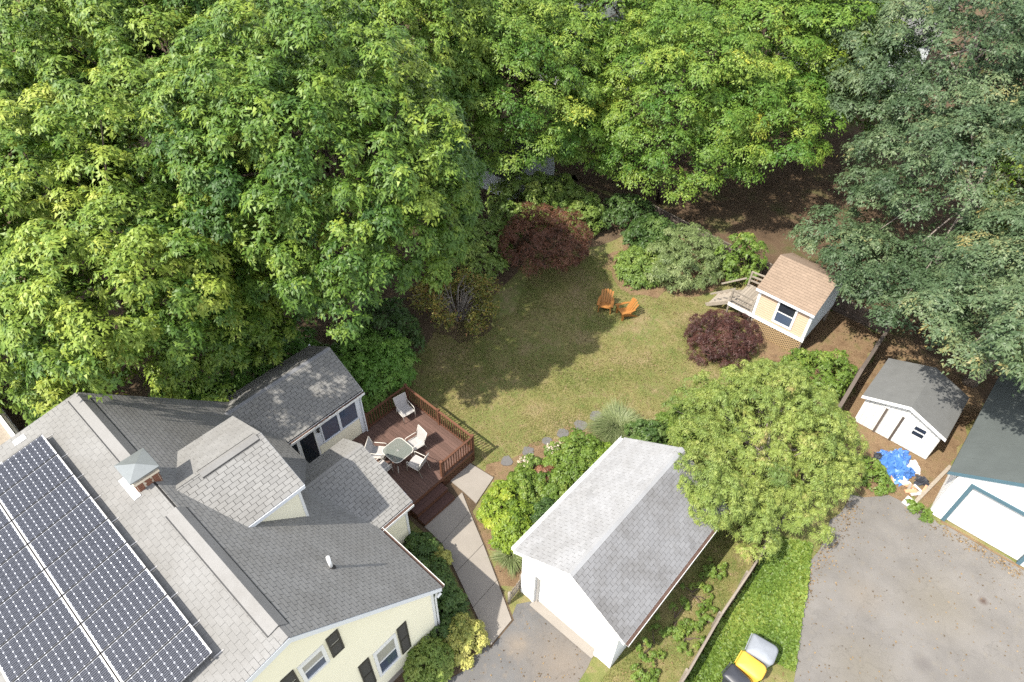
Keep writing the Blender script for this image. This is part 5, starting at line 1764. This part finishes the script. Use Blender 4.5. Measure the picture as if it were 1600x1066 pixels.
shrub('laurel_shrub', 'bright green low shrub left of the grey-green evergreen', (-14.2, 27.6, 0.45), (1.5, 1.3, 0.9), 45, 0.5, 320, 0.12, 'leaf_mid', 55, flat=0.6)
shrub('laurel_shrub', 'dark green shrub behind the bright green one at the back fence', (-15.0, 29.8, 0.7), (1.4, 1.3, 1.2), 34, 0.6, 300, 0.13, 'leaf_dark', 56)
shrub('laurel_shrub', 'shaded dark shrub under the middle maple', (-17.6, 30.6, 0.6), (1.3, 1.3, 1.0), 28, 0.6, 280, 0.13, 'leaf_dark', 57)
tree('sapling', 'slender bright green sapling beside the playhouse porch', (-10.2, 30.6), 1.5, (1.0, 0.9, 1.4), 26, 0.42, 150, 0.15, 'leaf_weed', r0=0.03, seed=58, nlimb=14, under=-0.8, inner=0.2)
shrub('laceleaf_maple', 'mounded deep purple laceleaf maple in front of the playhouse', (-8.2, 25.5, 0.45), (1.65, 1.5, 1.05), 70, 0.45, 420, 0.09, 'leaf_purple', 59, aspect=0.25, tintbase=0.5)
shrub('bush', 'green bush beside the fence behind the olive tree', (-3.5, 26.6, 0.4), (1.0, 1.2, 0.9), 30, 0.45, 260, 0.11, 'leaf_weed', 60)
shrub('bush', 'small green bush at the playhouse corner post', (-4.6, 26.6, 0.3), (0.5, 0.6, 0.6), 12, 0.35, 220, 0.11, 'leaf_weed', 61)
# half bare shrub: branches first, sparse leaves
hb = thing('bare_shrub', 'half-bare multi-stemmed shrub with yellowing leaves under the big maple', 'shrub', (-19.2, 17.8, 0))
rng = np.random.default_rng(62)
mb = MB()
tips = []
for k in range(46):
    a = rng.uniform(0, 6.28)
    r = rng.uniform(0.7, 2.0)
    h = rng.uniform(0.9, 2.2)
    tip = np.array([math.cos(a) * r, math.sin(a) * r, h * (1 - 0.2 * r / 2)])
    mid = np.array([tip[0] * 0.45 + rng.normal(0, 0.12), tip[1] * 0.45 + rng.normal(0, 0.12), h * 0.72])
    mb.tube([(0.1 * math.cos(a), 0.1 * math.sin(a), -0.05), mid * 0.5, mid, tip], [0.035, 0.026, 0.018, 0.006], 5, cap=False)
    tips.append((mid, tip))
    for q in range(2):
        t2 = mid + (tip - mid) * rng.uniform(0.2, 0.8)
        mb.tube([t2, t2 + np.array([rng.normal(0, 0.3), rng.normal(0, 0.3), rng.uniform(-0.1, 0.3)])], [0.011, 0.004], 4, cap=False)
mb.build('stem', 'bark_pale', hb, True)
hb.scale = (1.15, 1.15, 1.1)
n = 9000
ti = rng.integers(0, len(tips), n)
tm, tt = np.array([q[0] for q in tips]), np.array([q[1] for q in tips])
C = tm[ti] + (tt - tm)[ti] * rng.uniform(0.3, 1.15, (n, 1)) + rng.normal(0, 0.14, (n, 3))
keep = (np.hypot(C[:, 0], C[:, 1]) > 0.95 + rng.normal(0, 0.25, n)) | (C[:, 0] < -0.6)
C = C[keep]
N = norm(rng.normal(size=C.shape) * 0.6 + np.array([0, 0, 0.8]))
V, F, T = leaves(C, N, rng.uniform(0.08, 0.15, len(C)), np.clip(rng.normal(0.5, 0.25, len(C)), 0, 1), 0.5)
o = bpy.data.objects.new('foliage', fast_mesh('foliage', V, F, T, 'leaf_autumn'))
COL.objects.link(o)
o.parent = hb
shrub('understory_shrub', 'green understory shrub between the half-bare shrub and the red maple', (-21.2, 21.3, 1.2), (1.7, 2.0, 1.7), 50, 0.6, 260, 0.15, 'leaf_mid', 63)
shrub('understory_shrub', 'green understory shrub behind the red maple at the wood edge', (-22.4, 26.2, 1.3), (1.8, 1.8, 1.8), 50, 0.6, 260, 0.15, 'leaf_mid', 64)
shrub('understory_shrub', 'shaded green shrub under the middle maple, right of the red maple', (-19.9, 28.6, 0.8), (1.3, 1.3, 1.2), 36, 0.5, 380, 0.13, 'leaf_mid', 65)
shrub('understory_shrub', 'low green shrub at the foot of the pale building behind the red maple', (-21.6, 28.9, 1.0), (1.2, 1.2, 1.4), 36, 0.5, 380, 0.13, 'leaf_mid', 66)
shrub('understory_shrub', 'shaded shrub behind the sunroom roof under the maples', (-21.7, 8.4, 1.7), (1.0, 2.3, 1.8), 50, 0.55, 420, 0.13, 'leaf_ivy', 67)
shrub('understory_shrub', 'shaded shrub behind the far roof corner under the maples', (-21.4, 4.0, 1.8), (1.0, 2.2, 2.0), 50, 0.55, 420, 0.13, 'leaf_ivy', 68)
# garden bed
shrub('lime_shrub', 'lime-yellow shrub by the corner of the concrete path', (-9.75, 10.95, 0.4), (0.75, 0.85, 0.75), 30, 0.36, 260, 0.10, 'leaf_lime', 71)
shrub('lime_shrub', 'lime-green shrub beside the garage roof, nearer the driveway', (-8.85, 10.55, 0.4), (0.7, 0.75, 0.75), 28, 0.36, 260, 0.10, 'leaf_lime', 72, tintbase=0.35)
shrub('box_shrub', 'round dark green box shrub against the garage eave', (-8.2, 11.7, 0.4), (0.62, 0.7, 0.75), 30, 0.3, 300, 0.07, 'leaf_dark', 73, lump=0.05)
shrub('garden_shrub', 'bluish green leafy perennial behind the lime shrub', (-9.6, 12.2, 0.35), (0.75, 0.7, 0.65), 24, 0.34, 240, 0.10, 'leaf_weed', 74)
shrub('garden_shrub', 'green perennial clump along the middle of the garage side', (-8.7, 13.0, 0.3), (0.65, 0.9, 0.55), 22, 0.34, 220, 0.10, 'leaf_weed', 75)
shrub('garden_shrub', 'tall green shrub near the far part of the garage eave', (-9.0, 14.4, 0.45), (0.9, 1.1, 0.85), 34, 0.4, 260, 0.10, 'leaf_weed', 76)
shrub('garden_shrub', 'green shrub with yellow flowers beside the far garage eave', (-8.2, 15.2, 0.5), (0.6, 0.8, 0.8), 24, 0.36, 240, 0.10, 'leaf_lime', 77, tintbase=0.2)
shrub('rusty_shrub', 'small rust-red shrub in the middle of the garden bed', (-9.5, 13.35, 0.25), (0.38, 0.38, 0.4), 10, 0.24, 160, 0.09, 'leaf_red', 78, tintbase=0.8)
shrub('garden_shrub', 'blue-green mound behind the ornamental grass at the far garage corner', (-7.0, 17.4, 0.5), (1.0, 0.9, 0.85), 34, 0.4, 260, 0.10, 'leaf_dark', 79, tintbase=0.75)
shrub('garden_shrub', 'green shrub joining the ornamental grass and the olive tree', (-6.6, 19.3, 0.4), (0.9, 1.2, 0.8), 34, 0.4, 260, 0.10, 'leaf_weed', 80)
for (p, r, lab, sd) in (((-10.45, 13.2), 0.42, 'faded pale hydrangea nearer the deck', 81), ((-10.05, 14.55), 0.36, 'faded pale hydrangea nearer the ornamental grass', 82)):
    rng = np.random.default_rng(sd)
    t = thing('hydrangea', lab, 'flowers', (p[0], p[1], 0), 0, 'faded hydrangeas in the garden bed')
    V, F, T, P = crown_leaves(rng, (0, 0, 0.2), (r, r, 0.4), 14, 0.2, 110, 0.09, under=-0.2, inner=0.3)
    o = bpy.data.objects.new('foliage', fast_mesh('foliage', V, F, T, 'leaf_mid'))
    COL.objects.link(o)
    o.parent = t
    for k in range(22):
        a, q = rng.uniform(0, 6.28), r * math.sqrt(rng.uniform(0, 1))
        c = np.array([q * math.cos(a), q * math.sin(a), 0.52 + rng.uniform(-0.08, 0.10)])
        C = c + norm(rng.normal(size=(26, 3))) * 0.06 * np.array([1, 1, 0.6])
        V, F, T = leaves(C, norm(C - c + np.array([0, 0, 0.03])), np.full(26, 0.05), rng.uniform(0.2, 1, 26), 0.9, 0, 0)
        o = bpy.data.objects.new('flower_head', fast_mesh('flower_head', V, F, T, 'flower'))
        COL.objects.link(o)
        o.parent = t
# blades: ornamental grass
def grass_clump(label, loc, R, h, n, mat, seed, w=0.012):
    rng = np.random.default_rng(seed)
    t = thing('ornamental_grass', label, 'plant', (loc[0], loc[1], 0))
    a = rng.uniform(0, 6.28, n)
    q = R * 0.25 * np.sqrt(rng.uniform(0, 1, n))
    base = np.stack([q * np.cos(a), q * np.sin(a), np.zeros(n)], 1)
    L = rng.uniform(0.6, 1.1, n)
    out = np.stack([np.cos(a + rng.normal(0, .5, n)), np.sin(a + rng.normal(0, .5, n)), np.zeros(n)], 1)
    reach = (R * rng.uniform(0.1, 0.85, n))[:, None]
    mid = base + out * reach * 0.35 + np.array([0, 0, 1]) * (h * L * 0.75)[:, None]
    tip = base + out * reach + np.array([0, 0, 1]) * (h * L * rng.uniform(0.35, 0.95, n))[:, None]
    side = np.stack([-out[:, 1], out[:, 0], np.zeros(n)], 1) * w
    V = np.stack([base - side, base + side, mid + side, mid - side, tip], 1).reshape(-1, 3)
    i = np.arange(n) * 5
    F = np.concatenate([np.stack([i, i + 1, i + 2], 1), np.stack([i, i + 2, i + 3], 1), np.stack([i + 3, i + 2, i + 4], 1)])
    o = bpy.data.objects.new('blades', fast_mesh('blades', V, F, np.repeat(np.clip(rng.normal(0.5, 0.25, n), 0, 1), 5), mat))
    COL.objects.link(o)
    o.parent = t
    mb = MB()
    mb.tube([(0, 0, -0.03), (0, 0, 0.12)], [R * 0.25, R * 0.12], 10)
    mb.build('crown_base', 'bark', t)
grass_clump('tall pale ornamental grass clump at the far garage corner', (-8.7, 17.3), 1.4, 0.95, 9000, 'leaf_reed', 91, 0.007)
grass_clump('low grey-green grass tuft by the path below the lime shrubs', (-8.2, 9.7), 0.8, 0.45, 1600, 'leaf_reed', 92)
# foundation planting at the house
shrub('foundation_shrub', 'dark green foundation shrub at the corner of the entry wing', (-10.55, 7.25, 0.45), (0.75, 0.6, 0.85), 30, 0.36, 260, 0.10, 'leaf_dark', 101, tintbase=0.6)
shrub('foundation_shrub', 'dark green foundation shrub, middle of the row along the house', (-9.6, 6.85, 0.45), (0.75, 0.62, 0.85), 30, 0.36, 260, 0.10, 'leaf_dark', 102, tintbase=0.6)
shrub('foundation_shrub', 'dark green foundation shrub nearest the gutter corner of the house', (-8.65, 6.5, 0.42), (0.75, 0.6, 0.8), 30, 0.36, 260, 0.10, 'leaf_dark', 103, tintbase=0.5)
shrub('golden_shrub', 'golden variegated shrub at the end of the concrete path', (-7.25, 6.2, 0.4), (0.55, 0.6, 0.75), 26, 0.3, 280, 0.08, 'leaf_gold', 104)
shrub('golden_shrub', 'small golden-tipped shrub beside the path at the entry wing', (-9.95, 7.75, 0.55), (0.25, 0.3, 0.4), 9, 0.2, 160, 0.08, 'leaf_gold', 105, tintbase=0.25)
shrub('foundation_shrub', 'mid green rounded shrub below the gable windows', (-7.45, 4.85, 0.4), (0.62, 0.66, 0.75), 30, 0.32, 280, 0.09, 'leaf_mid', 106, tintbase=0.6)
shrub('foundation_shrub', 'small green shrub between the house corner and the golden shrub', (-7.9, 5.9, 0.3), (0.42, 0.4, 0.5), 14, 0.28, 200, 0.09, 'leaf_dark', 107, tintbase=0.6)
# weeds between garage and fence
for k, (u, v, r, lab) in enumerate(((-2.35, 10.6, 0.42, 'nearest clump of weeds against the garage side'), (-2.25, 11.9, 0.5, 'second clump of weeds against the garage side'), (-2.3, 13.2, 0.5, 'third clump of weeds against the garage side'), (-2.2, 14.4, 0.45, 'farthest clump of weeds against the garage side'), (-1.65, 11.6, 0.45, 'weed clump leaning on the low board fence'), (-1.45, 12.6, 0.35, 'small weed clump by the low board fence'), (-2.0, 9.6, 0.3, 'small weed clump near the garage front corner'))):
    shrub('weed_clump', lab, (u, v, 0.16), (r * 1.1, r * 1.4, 0.22), 11, 0.15, 100, 0.07, 'leaf_weed', 120 + k, cat='weeds', group='weeds between garage and fence', stems=4)
shrub('bush', 'green bush at the edge of the neighbouring driveway by the shed', (0.3, 22.6, 0.25), (0.9, 0.6, 0.5), 20, 0.34, 200, 0.10, 'leaf_weed', 130)
shrub('weed_clump', 'weeds at the corner of the neighbouring garage', (2.6, 22.35, 0.12), (0.45, 0.25, 0.25), 8, 0.2, 140, 0.09, 'leaf_weed', 131, cat='weeds')

def inside(poly, X, Y):
    r = np.zeros(len(X), bool)
    j = len(poly) - 1
    for i in range(len(poly)):
        xi, yi = poly[i]
        xj, yj = poly[j]
        c = ((yi > Y) != (yj > Y)) & (X < (xj - xi) * (Y - yi) / (yj - yi + 1e-12) + xi)
        r ^= c
        j = i
    return r
# weed strip beside the neighbouring driveway: uncountable leaves
rng = np.random.default_rng(140)
strip = [(-0.80, 8.0), (-0.85, 10.2), (-1.0, 12.6), (-1.0, 14.6), (-1.08, 17.4), (0.1, 18.0), (0.5, 16.9), (1.2, 14.6), (1.7, 13.1), (1.0, 12.9), (0.9, 11.0), (1.0, 8.0)]
n = 60000
X, Y = rng.uniform(-1.1, 2, n), rng.uniform(8, 18, n)
k = inside(strip, X, Y) & (np.sin(X * 5.3 + 2 * np.sin(Y * 1.9)) * np.sin(Y * 4.1 + X) + rng.normal(0, 0.35, n) < 0.75)
X, Y = X[k], Y[k]
hgt = 0.10 + 0.16 * (np.sin(X * 3.1 + Y * 1.7) * np.sin(Y * 2.3 - X) + 1) / 2
C = np.stack([X, Y, rng.uniform(0.02, 1, len(X)) ** 0.6 * hgt + 0.02], 1)
N = norm(rng.normal(size=C.shape) * 0.5 + np.array([0, 0, 0.9]))
V, F, T = leaves(C, N, rng.uniform(0.08, 0.17, len(C)), np.clip(0.45 + 0.25 * np.sin(X * 2.1) * np.sin(Y * 1.3) + rng.normal(0, 0.16, len(C)), 0, 1), 0.6)
o = bpy.data.objects.new('weed_strip', fast_mesh('weed_strip', V, F, T, 'leaf_weed'))
COL.objects.link(o)
tag(o, 'bright green weeds covering the strip between fence and driveway', 'weeds', kind='stuff')
# lawn blades
lawn = [(-12.3, 12.1), (-18.2, 12.6), (-19.0, 15.2), (-19.8, 17.0), (-17.4, 20.0), (-19.4, 24.0), (-16.9, 27.6), (-14.2, 25.6), (-12.4, 26.4), (-10.8, 28.0), (-9.0, 28.0), (-6.0, 26.0), (-4.2, 25.0), (-1.8, 24.0), (-1.5, 17.0), (-0.95, 10), (-0.9, 6), (-3.2, 6), (-3.0, 9), (-3.0, 15.2), (-7.4, 15.4), (-7.8, 17.6), (-9.4, 18.0), (-10.6, 15.4), (-11.2, 13.6), (-11.9, 12.0)]
n = 330000
X, Y = rng.uniform(-20, -0.8, n), rng.uniform(6, 28.2, n)
k = inside(lawn, X, Y)
X, Y = X[k], Y[k]
pat = np.sin(X * 0.9 + 1.3 * np.sin(Y * 0.5)) * np.sin(Y * 0.7 - 0.8 * np.sin(X * 0.6)) * 0.5 + 0.5
pat2 = np.sin(X * 2.3 + Y * 1.1) * np.sin(Y * 2.9 - X * 0.7)
dens = 0.35 + 0.65 * np.clip(pat + 0.25 * pat2, 0, 1)
k = rng.uniform(0, 1, len(X)) < dens
X, Y, pat, pat2 = X[k], Y[k], pat[k], pat2[k]
n = len(X)
a = rng.uniform(0, 6.28, n)
h = rng.uniform(0.03, 0.085, n)
lean = rng.uniform(0.2, 1.2, n)[:, None]
d = np.stack([np.cos(a), np.sin(a), np.zeros(n)], 1)
B = np.stack([X, Y, np.full(n, 0.002)], 1)
s = np.stack([-np.sin(a), np.cos(a), np.zeros(n)], 1) * 0.013
V = np.stack([B - s, B + s, B + d * h[:, None] * lean + np.array([0, 0, 1]) * h[:, None]], 1).reshape(-1, 3)
F = np.arange(n * 3).reshape(-1, 3)
T = np.repeat(np.clip(0.66 - 0.45 * pat - 0.14 * pat2 + rng.normal(0, 0.17, n), 0, 1), 3)
o = bpy.data.objects.new('lawn_grass', fast_mesh('lawn_grass', V, F, T, 'lawn_blade'))
COL.objects.link(o)
tag(o, 'short dry lawn grass in the back yard', 'grass', kind='stuff')
# flagstones along the bed
fl = [(-11.35, 12.9, 0.28), (-11.0, 13.9, 0.3), (-10.75, 14.9, 0.26), (-10.5, 15.7, 0.3), (-10.2, 16.6, 0.34), (-9.95, 17.5, 0.36)]
fo = ['nearest the deck', 'second from the deck', 'third from the deck', 'fourth from the deck', 'fifth from the deck', 'nearest the ornamental grass']
for (u, v, r), w in zip(fl, fo):
    m = 9
    mb = MB((u, v, 0))
    mb.prism([(u + r * random.uniform(0.75, 1.1) * math.cos(6.283 * q / m), v + r * random.uniform(0.75, 1.1) * math.sin(6.283 * q / m), 0.003) for q in range(m)], (0, 0, 0.03))
    o = mb.build('flagstone', 'stone')
    o.location = (u, v, 0)
    tag(o, 'flat grey flagstone in the dry lawn edge, %s' % w, 'stone', 'flagstones along the garden bed')

# fallen leaves and grit drifted over lawn, beds and pavement edges: uncountable
rng = np.random.default_rng(200)
n = 5200
X = np.concatenate([rng.uniform(-19, -1.5, n), rng.uniform(-6.6, -3.4, 200), rng.uniform(0.4, 8.5, 700), rng.normal(0.6, 0.25, 500), rng.uniform(3, 8.5, 500)])
Y = np.concatenate([rng.uniform(9, 31, n), rng.uniform(3, 9, 200), rng.uniform(11, 22.4, 700), rng.uniform(15.5, 21, 500), rng.normal(22.3, 0.16, 500)])
bad = ((X > -17) & (X < -11.6) & (Y < 12.2)) | ((X > -7.6) & (X < -2.7) & (Y > 8.9) & (Y < 15.7)) | ((Y > 22.5) & (X > 2.9))
X, Y = X[~bad], Y[~bad]
C = np.stack([X, Y, np.full(len(X), 0.03) + rng.uniform(0, 0.015, len(X))], 1)
V, F, T = leaves(C, norm(rng.normal(size=C.shape) * 0.22 + np.array([0, 0, 1.0])), rng.uniform(0.03, 0.085, len(X)), rng.uniform(0, 1, len(X)), 0.7, 0)
o = bpy.data.objects.new('fallen_leaves', fast_mesh('fallen_leaves', V, F, T, 'leaf_fallen'))
COL.objects.link(o)
tag(o, 'dry brown leaves scattered over the lawn and pavement', 'leaves', kind='stuff')
